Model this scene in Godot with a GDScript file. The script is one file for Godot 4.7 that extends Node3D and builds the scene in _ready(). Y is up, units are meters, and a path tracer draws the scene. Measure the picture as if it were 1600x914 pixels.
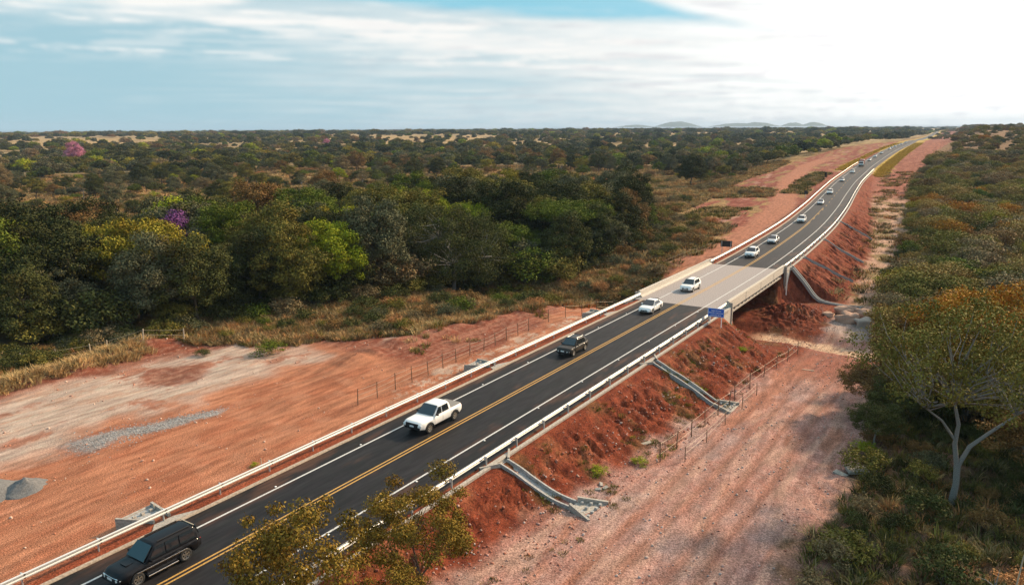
extends Node3D
# A highway on a red-earth embankment crossing a small bridge, seen from a drone.
# World: x = across the road (right positive), z = -v (v runs along the road), road crown near y = 0.

const CAM := Vector3(34.4, 23.0, 0.0)
const YAW := 32.6
const PITCH := -12.17
const ROLL := 0.34
const SUN_AZ := 24.0      # degrees to the right of the road's direction
const SUN_EL := 30.0

var rng := RandomNumberGenerator.new()
var na := FastNoiseLite.new()
var nb := FastNoiseLite.new()
var nr := FastNoiseLite.new()
var M := {}
var taken := {}
var road_x := PackedFloat32Array()
var pending := []

# ---------------------------------------------------------------- helpers
func ss(a: float, b: float, x: float) -> float:
	var t := clampf((x - a) / (b - a), 0.0, 1.0)
	return t * t * (3.0 - 2.0 * t)

func table(pts: Array, x: float) -> float:
	if x <= pts[0][0]: return pts[0][1]
	for i in range(1, pts.size()):
		if x < pts[i][0]:
			var t: float = (x - pts[i - 1][0]) / (pts[i][0] - pts[i - 1][0])
			return lerpf(pts[i - 1][1], pts[i][1], t)
	return pts[-1][1]

func make_road_table() -> void:
	var pts := [[-200, 0.0], [128, 0.0], [150, -1.0], [190, -3.4], [243, -8.7], [281, -13.2], [344, -19.8], [444, -27.0], [536, -31.5], [670, -37.5], [905, -50], [1250, -73], [2400, -120], [14000, -600]]
	var n := 700
	road_x.resize(n)
	for i in n: road_x[i] = table(pts, -200 + i * 5.0)
	for k in 14:
		var c := road_x.duplicate()
		for i in range(1, n - 1): road_x[i] = (c[i - 1] + c[i] * 2 + c[i + 1]) / 4.0

func cx(v: float) -> float:
	var f := clampf((v + 200.0) / 5.0, 0.0, 698.9)
	var i := int(f)
	return lerpf(road_x[i], road_x[i + 1], f - i)

func rise(v: float) -> float:
	return 6.5 * ss(260, 700, v) - 3.5 * ss(980, 1350, v) + 6.0 * ss(1600, 2300, v)

func rp(v: float, c: float, dy := 0.0) -> Vector3:
	return Vector3(cx(v) + c, rise(v) + dy, -v)

func n2(n: FastNoiseLite, x: float, y: float) -> float:
	return n.get_noise_2d(x, y)

var TR := [[-100, -1.5], [30, -1.6], [41, -2.0], [55, -2.6], [69, -3.2], [85, -4.1], [98, -5.0], [110, -6.1], [122, -5.4], [135, -5.1], [200, -4.7], [300, -2.6], [380, -0.2], [430, 1.6], [560, 4.2], [700, 6.1], [1000, 6.3], [1350, 2.5], [1700, 2.8], [2300, 8.0], [9000, 8.0]]
var TL := [[-100, -0.8], [70, -0.8], [85, -1.2], [98, -2.6], [112, -3.6], [126, -2.4], [140, -1.4], [200, -1.2], [300, -1.0], [430, 1.5], [700, 5.8], [1000, 6.0], [1350, 2.5], [2000, 2.0], [9000, 4.0]]
var FRONT := [[-60, -57], [20, -57], [45, -55], [51, -50], [62, -44], [75, -41], [98, -41], [112, -31], [125, -28], [150, -30], [185, -40], [215, -60], [232, -110]]
var gallery := PackedVector2Array([Vector2(-57, -20), Vector2(-57, 30), Vector2(-55, 45), Vector2(-50, 51), Vector2(-44, 62), Vector2(-41, 75), Vector2(-42, 98), Vector2(-32, 110), Vector2(-28, 124), Vector2(-30, 150), Vector2(-38, 180), Vector2(-50, 198), Vector2(-76, 187), Vector2(-94, 140), Vector2(-96, 88), Vector2(-104, 58), Vector2(-112, 20), Vector2(-112, -20)])

func gh(c: float, v: float) -> float:
	# ground height at c metres to the right of the road's axis
	var r := rise(v)
	var nat: float
	var big := n2(na, c * 0.006 + 40.0, v * 0.006)
	if c > 0.0:
		nat = table(TR, v)
		nat += big * 2.0 * ss(30, 120, c) + 13.0 * ss(350, 1200, v) * ss(30, 75, c)
		nat += (n2(nb, c * 0.16, v * 0.05) * 0.16 + n2(na, c * 0.7, v * 0.16) * 0.07) * ss(8, 13, c)
		nat += n2(nb, c * 0.35 + 9, v * 0.35) * 0.5 * ss(24, 28, c)
		for q in [16.6, 18.5, 20.9, 22.7]:
			nat -= 0.075 * exp(-pow((c - q - 0.7 * n2(na, v * 0.03, q)) / 0.3, 2)) * ss(106, 98, v)
		# the little stream and its sandy track under the bridge
		var sd := absf(v - (108.0 - 0.32 * maxf(c - 12.0, 0.0)))
		nat -= 0.7 * ss(6.0, 2.0, sd) * ss(60, 40, c)
		# heap of red earth between the bridge and the boulders
		nat += 1.5 * exp(-pow((v - 119.0) / 4.5, 2) - pow((c - 9.5) / 4.0, 2)) * (1.0 + n2(nb, c * 0.9, v * 0.9))
	else:
		nat = lerpf(table(TL, v), lerpf(-1.9, 10.0, ss(600, 2600, v - c)), ss(40, 95, -c))
		nat += big * 3.0 * ss(60, 200, -c)
		var vs := 112.0 + 0.36 * c
		nat -= 2.2 * exp(-pow((v - vs) / 7.0, 2)) * ss(4, 14, -c) * ss(110, 60, -c)
		nat += (n2(nb, c * 0.09, v * 0.05) * 0.25 + n2(na, c * 0.5, v * 0.14) * 0.06) * ss(7, 12, -c)
		# push bank of soil along the left of the cleared strip
		var bc := -43.5 + 2.0 * n2(na, v * 0.05, 3.0)
		nat += (0.9 + 0.5 * n2(nb, v * 0.3, 1.0)) * exp(-pow((c - bc) / 1.7, 2)) * ss(56, 44, v)
		var b2 := -21.0 + 6.0 * ss(60, 100, v)
		nat += (0.5 + 0.5 * n2(nb, v * 0.3, 5.0)) * exp(-pow((c - b2) / 1.6, 2)) * ss(50, 58, v) * ss(106, 96, v)
		nat += 1.3 * exp(-pow((c + 25.0) / 9.0, 2) - pow((v - 340.0) / 50.0, 2))
	var a := absf(c)
	var edge := 7.0 if c > 0.0 else 6.9
	var wing := maxf(ss(91.0, 94.0, v) * ss(100, 97, v), ss(132.0, 130.0, v) * ss(124, 127, v))
	edge -= 0.75 * wing
	var emb := r - 0.09
	var down := maxf(a - edge, 0.0)
	var slope := 0.60 if c > 0.0 else 0.5
	if c > 0.0 and v < 80.0: slope = 0.44
	elif c > 0.0: slope = lerpf(0.44, 0.58, ss(80, 95, v))
	slope += 0.5 * wing
	emb -= down * slope
	if a > 6.25: emb -= 2.6 * ss(6.25, 6.6, a) * maxf(ss(91.5, 96.4, v) * ss(101, 97, v), ss(131.6, 127.4, v) * ss(122, 126, v))
	var gap := minf(v - 96.2, 127.6 - v)
	if gap > 0.0: emb -= minf(gap, 9.0) * 0.85
	if down > 0.0 or gap > 0.0:
		# rills washed into the fill
		var onslope := ss(0.3, 1.6, maxf(down, gap)) * ss(-0.4, 0.9, emb - nat)
		var k := 1.0 - absf(n2(nr, v * 0.55 + n2(nb, c * 0.3, v * 0.1) * 0.8, c * 0.05))
		emb -= onslope * (k * k * (0.62 if v < 128.0 else 0.85) - 0.2)
		emb += onslope * n2(nb, c * 0.8, v * 0.8) * 0.16
	var d := nat - emb
	# soft maximum
	var w := 0.8
	if a < 7.0 and gap <= 0.0: return emb if emb > nat - 0.3 else minf(nat, r - 0.05)
	var t := clampf(0.5 + 0.5 * d / w, 0.0, 1.0)
	return lerpf(emb, nat, t) + w * t * (1.0 - t) * 0.5

func gp(c: float, v: float, dy := 0.0) -> Vector3:
	return Vector3(cx(v) + c, gh(c, v) + dy, -v)

func at(u: float, v: float, dy := 0.0) -> Vector3:   # by world x
	return gp(u - cx(v), v, dy)

func numbered(called: String) -> String:
	var k: int = taken.get(called, -1) + 1
	taken[called] = k
	return called if k == 0 else "%s_%03d" % [called, k]

func thing(called: String, label: String, category: String, pos := Vector3.ZERO, turn := 0.0, group := "") -> Node3D:
	var o := Node3D.new()
	o.name = numbered(called)
	add_child(o)
	o.position = pos
	o.rotation.y = turn
	tag(o, label, category, group)
	return o

func tag(o: Node, label: String, category := "", group := "", kind := "") -> Node:
	if label: o.set_meta("label", label)
	if category: o.set_meta("category", category)
	if group: o.set_meta("group", group)
	if kind: o.set_meta("kind", kind)
	return o

func part(parent: Node, called: String, mesh: Mesh, m: Material, pos := Vector3.ZERO, b := Basis.IDENTITY) -> MeshInstance3D:
	var o := MeshInstance3D.new()
	o.name = called if parent != self else numbered(called)
	o.mesh = mesh
	o.material_override = m
	o.transform = Transform3D(b, pos)
	parent.add_child(o, true)
	return o

func copy_of(o: Node3D, label: String, group := "") -> Node3D:
	var c: Node3D = o.duplicate()
	var base := String(o.name)
	var r := RegEx.create_from_string("_\\d{3}$")
	base = r.sub(base, "")
	c.name = numbered(base)
	add_child(c)
	if label: c.set_meta("label", label)
	if group: c.set_meta("group", group)
	return c

func lin(r: float, g: float, b: float) -> Color:
	return Color(r, g, b).linear_to_srgb()

func mat(r: float, g: float, b: float, rough := 0.8, metal := 0.0) -> StandardMaterial3D:
	var m := StandardMaterial3D.new()
	m.albedo_color = lin(r, g, b)
	m.roughness = rough
	m.metallic = metal
	return m

func noise_tex(type: int, freq: float, lo: float, hi: float, size := 1024, oct := 4, sd := 1) -> NoiseTexture2D:
	var n := FastNoiseLite.new()
	n.noise_type = type
	n.frequency = freq
	n.fractal_octaves = oct
	n.seed = sd
	if type == FastNoiseLite.TYPE_CELLULAR: n.cellular_return_type = FastNoiseLite.RETURN_CELL_VALUE
	var t := NoiseTexture2D.new()
	t.width = size
	t.height = size
	t.seamless = true
	t.noise = n
	var g := Gradient.new()
	g.set_color(0, Color(lo, lo, lo))
	g.set_color(1, Color(hi, hi, hi))
	t.color_ramp = g
	return t

# --- mesh building: quad corners run counter-clockwise seen from outside
func st_new() -> SurfaceTool:
	var st := SurfaceTool.new()
	st.begin(Mesh.PRIMITIVE_TRIANGLES)
	return st

func quad(st: SurfaceTool, a: Vector3, b: Vector3, c: Vector3, d: Vector3) -> void:
	for p in [a, c, b, a, d, c]: st.add_vertex(p)

func tri(st: SurfaceTool, a: Vector3, b: Vector3, c: Vector3) -> void:
	for p in [a, c, b]: st.add_vertex(p)

func boxm(st: SurfaceTool, c: Vector3, s: Vector3, b := Basis.IDENTITY) -> void:
	var h := s / 2.0
	var p := []
	for k in 8: p.append(c + b * Vector3(h.x if k & 1 else -h.x, h.y if k & 2 else -h.y, h.z if k & 4 else -h.z))
	quad(st, p[4], p[5], p[7], p[6]); quad(st, p[1], p[0], p[2], p[3])
	quad(st, p[5], p[1], p[3], p[7]); quad(st, p[0], p[4], p[6], p[2])
	quad(st, p[6], p[7], p[3], p[2]); quad(st, p[0], p[1], p[5], p[4])

func done(st: SurfaceTool, smooth := false) -> ArrayMesh:
	if smooth:
		st.index()
		st.generate_normals()
		return st.commit()
	var arr := st.commit_to_arrays()
	var pos: PackedVector3Array = arr[Mesh.ARRAY_VERTEX]
	var nor := PackedVector3Array()
	nor.resize(pos.size())
	for i in range(0, pos.size(), 3):
		var n := (pos[i + 2] - pos[i]).cross(pos[i + 1] - pos[i]).normalized()
		nor[i] = n; nor[i + 1] = n; nor[i + 2] = n
	arr[Mesh.ARRAY_NORMAL] = nor
	var am := ArrayMesh.new()
	am.add_surface_from_arrays(Mesh.PRIMITIVE_TRIANGLES, arr)
	return am

func box_mesh(x: float, y: float, z: float) -> ArrayMesh:
	# box with chamfered edges, resting on y = 0
	var st := st_new()
	var e: float = minf(minf(x, y), z) * 0.12
	var P := func(sx, sy, sz, k):
		var hx := x / 2 - (e if k != 0 else 0.0)
		var hy := y / 2 - (e if k != 1 else 0.0)
		var hz := z / 2 - (e if k != 2 else 0.0)
		return Vector3(sx * hx, y / 2 + sy * hy, sz * hz)
	for s in [-1, 1]:
		var f := [P.call(s, -1, -s, 0), P.call(s, 1, -s, 0), P.call(s, 1, s, 0), P.call(s, -1, s, 0)]
		quad(st, f[3], f[0], f[1], f[2])
		f = [P.call(-s, s, -1, 1), P.call(s, s, -1, 1), P.call(s, s, 1, 1), P.call(-s, s, 1, 1)]
		quad(st, f[3], f[2], f[1], f[0])
		f = [P.call(-s, -1, s, 2), P.call(s, -1, s, 2), P.call(s, 1, s, 2), P.call(-s, 1, s, 2)]
		quad(st, f[0], f[1], f[2], f[3])
	for a in [-1, 1]:
		for b in [-1, 1]:
			bevel(st, [P.call(a, b, -1, 0), P.call(a, b, 1, 0), P.call(a, b, 1, 1), P.call(a, b, -1, 1)], Vector3(a, b, 0))
			bevel(st, [P.call(a, -1, b, 0), P.call(a, 1, b, 0), P.call(a, 1, b, 2), P.call(a, -1, b, 2)], Vector3(a, 0, b))
			bevel(st, [P.call(-1, a, b, 1), P.call(1, a, b, 1), P.call(1, a, b, 2), P.call(-1, a, b, 2)], Vector3(0, a, b))
			for c in [-1, 1]:
				var q := [P.call(a, b, c, 0), P.call(a, b, c, 1), P.call(a, b, c, 2)]
				var n: Vector3 = (q[1] - q[0]).cross(q[2] - q[0])
				if n.dot(Vector3(a, b, c)) > 0: tri(st, q[0], q[1], q[2])
				else: tri(st, q[0], q[2], q[1])
	return done(st)

func bevel(st: SurfaceTool, q: Array, out: Vector3) -> void:
	var n: Vector3 = (q[1] - q[0]).cross(q[2] - q[0])
	if n.dot(out) > 0: quad(st, q[0], q[1], q[2], q[3])
	else: quad(st, q[3], q[2], q[1], q[0])

func tube(st: SurfaceTool, pts: Array, radii: Array, sides := 6) -> void:
	var rings := []
	for i in pts.size():
		var d: Vector3 = (pts[mini(i + 1, pts.size() - 1)] - pts[maxi(i - 1, 0)]).normalized()
		var a: Vector3 = d.cross(Vector3(0.31, 0.2, 0.93)).normalized()
		var b: Vector3 = d.cross(a)
		var ring := []
		for k in sides:
			var t := TAU * k / sides
			ring.append(pts[i] + (a * cos(t) + b * sin(t)) * radii[i])
		rings.append(ring)
	for i in pts.size() - 1:
		for k in sides:
			var k2 := (k + 1) % sides
			quad(st, rings[i][k], rings[i][k2], rings[i + 1][k2], rings[i + 1][k])

# profile: counter-clockwise (right, up) points seen looking along the path from behind it
func sweep(st: SurfaceTool, prof: PackedVector2Array, path: Array, closed := true, caps := true, upv := Vector3.UP) -> void:
	var rings := []
	for i in path.size():
		var d: Vector3 = (path[mini(i + 1, path.size() - 1)] - path[maxi(i - 1, 0)]).normalized()
		var right := d.cross(upv).normalized()
		var up := right.cross(d).normalized()
		var ring := []
		for p in prof: ring.append(path[i] + right * p.x + up * p.y)
		rings.append(ring)
	var n := prof.size()
	for i in path.size() - 1:
		for k in (n if closed else n - 1):
			var k2 := (k + 1) % n
			quad(st, rings[i][k], rings[i][k2], rings[i + 1][k2], rings[i + 1][k])
	if closed and caps:
		var t := Geometry2D.triangulate_polygon(prof)
		for i in range(0, t.size(), 3):
			tri(st, rings[0][t[i]], rings[0][t[i + 1]], rings[0][t[i + 2]])
			tri(st, rings[-1][t[i]], rings[-1][t[i + 2]], rings[-1][t[i + 1]])

func rect_prof(x0: float, y0: float, x1: float, y1: float) -> PackedVector2Array:
	return PackedVector2Array([Vector2(x0, y0), Vector2(x0, y1), Vector2(x1, y1), Vector2(x1, y0)])

func vsteps(a: float, b: float, near: float, far: float) -> Array:
	var r := []
	var v := a
	while v < b - 0.01:
		r.append(v)
		v += clampf(lerpf(near, far, ss(130, 500, v)), 0.1, maxf(b - v, 0.1))
	r.append(b)
	return r

# ---------------------------------------------------------------- setup
func _ready() -> void:
	rng.seed = 7
	for n in [na, nb, nr]:
		n.noise_type = FastNoiseLite.TYPE_SIMPLEX_SMOOTH
		n.frequency = 1.0
		n.fractal_octaves = 3
	na.seed = 3
	nb.seed = 11
	nr.seed = 29
	nr.fractal_octaves = 2
	make_road_table()
	var cam := Camera3D.new()
	cam.name = "camera"
	cam.fov = 42.15
	cam.near = 0.5
	cam.far = 30000
	add_child(cam)
	cam.position = CAM
	cam.basis = Basis(Vector3.UP, deg_to_rad(YAW)) * Basis(Vector3.RIGHT, deg_to_rad(PITCH)) * Basis(Vector3.BACK, deg_to_rad(-ROLL))
	cam.current = true
	make_sky()
	var sun := DirectionalLight3D.new()
	sun.name = "sun"
	sun.light_energy = 1.6
	sun.light_color = Color(1.0, 0.88, 0.72)
	sun.light_angular_distance = 4.0
	sun.shadow_enabled = true
	add_child(sun)
	var a := deg_to_rad(SUN_AZ)
	var e := deg_to_rad(SUN_EL)
	sun.look_at_from_position(Vector3.ZERO, -Vector3(sin(a) * cos(e), sin(e), -cos(a) * cos(e)), Vector3.UP)
	materials()
	build_ground()
	build_hills()
	build_road()
	build_bridge()
	build_guardrails()
	build_drains()
	build_fences()
	build_signs()
	build_traffic()
	build_plants()
	build_details()

func make_sky() -> void:
	var W := 2048
	var H := 1024
	var px := PackedFloat32Array()
	px.resize(W * H * 3)
	var n1 := FastNoiseLite.new()
	n1.noise_type = FastNoiseLite.TYPE_SIMPLEX_SMOOTH
	n1.frequency = 1.0
	n1.fractal_octaves = 5
	n1.seed = 21
	var saz := SUN_AZ + YAW
	var sx := sin(deg_to_rad(saz)) * cos(deg_to_rad(SUN_EL))
	var sy := sin(deg_to_rad(SUN_EL))
	var sz := cos(deg_to_rad(saz)) * cos(deg_to_rad(SUN_EL))
	for j in H:
		var el := 90.0 - (j + 0.5) / H * 180.0
		if el < -1.0:
			for i in W:
				var o0 := (j * W + i) * 3
				px[o0] = 0.2; px[o0 + 1] = 0.2; px[o0 + 2] = 0.2
			continue
		var e := maxf(el, 0.15)
		var ce := cos(deg_to_rad(e))
		var se := sin(deg_to_rad(e))
		for i in W:
			var az := fposmod((i + 0.5) / W * 360.0 + YAW + 180.0, 360.0) - 180.0     # relative to the view direction
			var ra := deg_to_rad(az)
			var sa := sin(ra)
			var ca := cos(ra)
			var ds := rad_to_deg(acos(clampf(sa * ce * sx + se * sy + ca * ce * sz, -1, 1)))
			# clear air
			var r := lerpf(0.37, 0.14, ss(3, 50, e))
			var g := lerpf(0.585, 0.39, ss(3, 50, e))
			var b := lerpf(0.67, 0.63, ss(3, 50, e))
			# a clear, bluer window in the cloud sheet above the middle of the view
			var wind := n1.get_noise_3d(sa * 3.0, e * 0.2, ca * 3.0)
			var lowb := table([[-22.0, 9.6], [-12.0, 8.7], [0.0, 7.6], [9.6, 7.05], [18.0, 6.5]], az) + wind * 0.5
			var lim := 18.0 - (e - 6.5) * 3.6 if e < 9.6 else 6.8 - (e - 9.6) * 0.8
			var blue := ss(lowb - 0.25, lowb + 0.7, e) * ss(lim + 1.6, lim - 1.6, az + wind * 2.0) * ss(-24, -8, az) * ss(50, 24, e)
			var blue2 := ss(8.0, 10.0, e + wind * 2.5) * ss(-15, -25, az)
			var bl := clampf(maxf(blue, blue2 * 0.7), 0, 1)
			r = lerpf(r, 0.17, bl * 0.8); g = lerpf(g, 0.58, bl * 0.8); b = lerpf(b, 0.76, bl * 0.8)
			# thin high cloud in long streaks (flat layer seen in perspective)
			var inv := 1.0 / (se + 0.035)
			var pxx := sa * ce * inv
			var pzz := ca * ce * inv
			var s1 := n1.get_noise_2d(pxx * 0.30 + 5.0, (pzz - pxx * 0.25) * 0.95)
			var s2 := n1.get_noise_2d(pxx * 1.3 + 31.0, (pzz - pxx * 0.2) * 3.0 + 7.0)
			var cov := ss(-0.08, 0.34, s1 * 0.75 + s2 * 0.6)
			# the long pale band that runs down to the right
			var band := 8.3 - (az + 28.0) * 0.088 + s1 * 1.4
			var bd := exp(-pow((e - band) / (0.9 + 0.3 * s2), 2)) * ss(24, 2, az)
			cov = clampf(cov * 0.5 * ss(3.2, 7.5, e) + bd * (0.9 + 0.5 * s2), 0, 1) * (1.0 - blue * 0.75)
			var wisp := exp(-pow((e - 4.75 - s1 * 0.5 + az * 0.012) / 0.32, 2)) * ss(-0.15, 0.35, s2 + n1.get_noise_1d(az * 0.14) * 0.9)
			cov = clampf(cov + wisp * 0.55 * ss(18, 4, az), 0, 1)
			r = lerpf(r, 0.95, cov); g = lerpf(g, 0.94, cov); b = lerpf(b, 0.91, cov)
			# veil lit by the sun
			var veil := ss(83, 37, ds + wind * 6.0 + s1 * 12.0 * ss(20, 40, ds))
			veil *= 1.0 - 0.85 * blue * ss(26, 38, ds)
			var vb := lerpf(0.93, 1.16, ss(56, 34, ds + s1 * 9.0))
			r = lerpf(r, vb, veil); g = lerpf(g, vb * 0.985, veil); b = lerpf(b, vb * 0.955, veil)
			var glow := exp(-pow(ds / 24.0, 2)) * 0.9 + exp(-pow(ds / 9.0, 2)) * 3.0
			# some greyer cloud in front of the glow
			var grey := ss(0.12, 0.5, n1.get_noise_2d(pxx * 0.55 + 60.0, pzz * 1.5)) * 0.20 * veil
			r = (r + glow * 1.0) * (1.0 - grey); g = (g + glow * 0.94) * (1.0 - grey); b = (b + glow * 0.84) * (1.0 - grey * 0.8)
			var o := (j * W + i) * 3
			px[o] = r; px[o + 1] = g; px[o + 2] = b
	var im := Image.create_from_data(W, H, false, Image.FORMAT_RGBF, px.to_byte_array())
	var psm := PanoramaSkyMaterial.new()
	psm.panorama = ImageTexture.create_from_image(im)
	var sky := Sky.new()
	sky.sky_material = psm
	var env := Environment.new()
	env.background_mode = Environment.BG_SKY
	env.sky = sky
	env.tonemap_mode = Environment.TONE_MAPPER_LINEAR
	env.tonemap_exposure = 1.29
	env.background_energy_multiplier = 0.82
	env.fog_enabled = true
	env.fog_density = 0.00007
	env.fog_light_color = Color(0.70, 0.80, 0.90)
	env.sdfgi_enabled = true
	env.ssao_enabled = true
	env.ssil_enabled = true
	var we := WorldEnvironment.new()
	we.name = "environment"
	we.environment = env
	add_child(we)

func materials() -> void:
	var grain := noise_tex(FastNoiseLite.TYPE_SIMPLEX, 0.045, 0.45, 1.0, 1024, 5, 4)
	var gravel := noise_tex(FastNoiseLite.TYPE_CELLULAR, 0.085, 0.54, 1.0, 1024, 2, 9)
	var soft := noise_tex(FastNoiseLite.TYPE_SIMPLEX, 0.012, 0.76, 1.0, 1024, 5, 14)
	var grassy := noise_tex(FastNoiseLite.TYPE_SIMPLEX, 0.08, 0.45, 1.0, 1024, 4, 24)
	var fine := noise_tex(FastNoiseLite.TYPE_SIMPLEX, 0.22, 0.55, 1.0, 512, 3, 31)
	var wear := noise_tex(FastNoiseLite.TYPE_SIMPLEX, 0.02, 0.66, 1.0, 1024, 5, 41)
	for d in [["dirt", grain, 0.16, soft, 2.0], ["rocky", gravel, 0.15, soft, 3.0], ["plain", grassy, 0.1, soft, 6.0]]:
		var m := StandardMaterial3D.new()
		m.vertex_color_use_as_albedo = true
		m.albedo_texture = d[1]
		m.uv1_scale = Vector3.ONE * d[2]
		m.roughness = 0.95
		m.metallic_specular = 0.2
		m.detail_enabled = true
		m.detail_albedo = d[3]
		m.detail_blend_mode = BaseMaterial3D.BLEND_MODE_MUL
		m.detail_uv_layer = BaseMaterial3D.DETAIL_UV_2
		m.heightmap_enabled = true
		m.heightmap_texture = d[1]
		m.heightmap_scale = d[4]
		M[d[0]] = m
	var asph := mat(1, 1, 1, 0.62)
	asph.vertex_color_use_as_albedo = true
	asph.metallic_specular = 0.28
	asph.albedo_texture = fine
	asph.uv1_scale = Vector3(0.9, 0.9, 1)
	asph.detail_enabled = true
	asph.detail_albedo = wear
	asph.detail_blend_mode = BaseMaterial3D.BLEND_MODE_MUL
	asph.detail_uv_layer = BaseMaterial3D.DETAIL_UV_2
	asph.heightmap_enabled = true
	asph.heightmap_texture = fine
	asph.heightmap_scale = 0.4
	M.asphalt = asph
	for d in [["concrete", Color(0.52, 0.47, 0.41)], ["pale_concrete", Color(0.74, 0.67, 0.57)], ["deck", Color(0.41, 0.36, 0.345)], ["grey_concrete", Color(0.46, 0.455, 0.445)], ["kerb", Color(0.50, 0.40, 0.31)]]:
		var m := mat(d[1].r, d[1].g, d[1].b, 0.88)
		m.albedo_texture = wear
		m.uv1_triplanar = true
		m.uv1_world_triplanar = true
		m.uv1_scale = Vector3.ONE * 0.21
		m.heightmap_enabled = false
		M[d[0]] = m
	var line := mat(0.78, 0.77, 0.74, 0.7)
	line.albedo_texture = wear
	line.uv1_triplanar = true
	line.uv1_world_triplanar = true
	line.uv1_scale = Vector3.ONE * 0.4
	M.white_line = line
	var yl: StandardMaterial3D = line.duplicate()
	yl.albedo_color = lin(0.66, 0.37, 0.085)
	M.yellow_line = yl
	M.steel = mat(0.70, 0.69, 0.66, 0.5, 0.6)
	M.post_steel = mat(0.55, 0.54, 0.51, 0.5, 0.5)
	M.wood = mat(0.33, 0.20, 0.12, 0.9)
	M.wood.albedo_texture = grain
	M.wood.uv1_triplanar = true
	M.wood.uv1_scale = Vector3(3, 0.6, 3)
	M.pale_wood = mat(0.46, 0.37, 0.27, 0.9)
	M.wire = mat(0.50, 0.40, 0.30, 0.6, 0.2)
	M.bark = mat(0.17, 0.135, 0.105, 0.92)
	M.bark.albedo_texture = grain
	M.bark.uv1_triplanar = true
	M.bark.uv1_scale = Vector3(1.2, 0.4, 1.2)
	M.pale_bark = mat(0.40, 0.37, 0.33, 0.9)
	M.pale_bark.albedo_texture = grain
	M.pale_bark.uv1_triplanar = true
	M.pale_bark.uv1_scale = Vector3(0.9, 0.6, 0.9)
	M.pale_bark.albedo_texture = noise_tex(FastNoiseLite.TYPE_SIMPLEX, 0.06, 0.2, 1.0, 512, 4, 52)
	M.pale_bark.albedo_color = lin(0.56, 0.53, 0.49)
	M.black = mat(0.012, 0.012, 0.013, 0.6)
	M.rubber = mat(0.018, 0.018, 0.018, 0.85)
	M.rim = mat(0.55, 0.55, 0.55, 0.3, 0.9)
	M.glass = mat(0.010, 0.014, 0.018, 0.06)
	M.glass.metallic_specular = 0.7
	M.blue_sign = mat(0.004, 0.11, 0.55, 0.45)
	M.white_paint = mat(0.80, 0.80, 0.78, 0.5)
	M.lamp = mat(0.75, 0.75, 0.72, 0.12)
	M.red_lamp = mat(0.35, 0.015, 0.012, 0.25)
	M.plate = mat(0.7, 0.7, 0.7, 0.5)
	M.cover = mat(0.20, 0.185, 0.17, 0.75)
	M.chrome = mat(0.75, 0.75, 0.75, 0.15, 1.0)
	for d in [["paint_white", Color(0.78, 0.77, 0.75)], ["paint_black", Color(0.008, 0.008, 0.010)], ["paint_dark", Color(0.030, 0.026, 0.022)], ["paint_silver", Color(0.50, 0.51, 0.52)], ["paint_red", Color(0.20, 0.045, 0.03)]]:
		var m := mat(d[1].r, d[1].g, d[1].b, 0.32, 0.6 if d[0] == "paint_silver" else 0.0)
		m.clearcoat_enabled = true
		m.clearcoat = 0.25
		m.metallic_specular = 0.18
		m.clearcoat_roughness = 0.06
		M[d[0]] = m
	# foliage: a tint each, leaves vary round it by their vertex colours
	var F := {
		deep = [0.048, 0.054, 0.018], dark = [0.082, 0.088, 0.027], grey = [0.125, 0.124, 0.064], olive = [0.185, 0.160, 0.036],
		green = [0.120, 0.150, 0.020], lime = [0.29, 0.32, 0.022], yellow = [0.27, 0.225, 0.028], orange = [0.40, 0.19, 0.025], brown = [0.22, 0.13, 0.047],
		dusty = [0.24, 0.18, 0.09], tawny = [0.31, 0.225, 0.066], pink = [0.62, 0.26, 0.37], purple = [0.20, 0.075, 0.215], straw = [0.55, 0.38, 0.18], rust = [0.44, 0.22, 0.09], amber = [0.55, 0.37, 0.06], gold = [0.22, 0.145, 0.026]}
	for k in F:
		var m := mat(F[k][0], F[k][1], F[k][2], 0.6)
		m.vertex_color_use_as_albedo = true
		m.metallic_specular = 0.12
		m.backlight = Color(0.56, 0.53, 0.24) if not k in ["pink", "purple"] else Color(0.5, 0.5, 0.5)
		M["leaf_" + k] = m
	M.leaf_any = mat(1, 1, 1, 0.6)
	M.leaf_any.vertex_color_use_as_albedo = true
	M.leaf_any.metallic_specular = 0.12
	M.leaf_any.backlight = Color(0.56, 0.53, 0.26)
	M.stone = mat(1, 1, 1, 0.92)
	M.stone.vertex_color_use_as_albedo = true

# ---------------------------------------------------------------- ground
func zone(c: float, v: float) -> int:
	if c > 6.0 and c < 27.0 and v < 140.0: return 1
	if c > 6.0 and c < 24.0 and v < 420.0: return 1
	if absf(c) <= 8.0: return 1
	if c < 0.0 and c > -40.0 and v < 60.0: return 0
	if c < 0.0 and c > -30.0 and v < 430.0: return 0
	return 2

func mixc(a: Vector3, b: Vector3, t: float) -> Vector3:
	return a.lerp(b, clampf(t, 0.0, 1.0))

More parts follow.
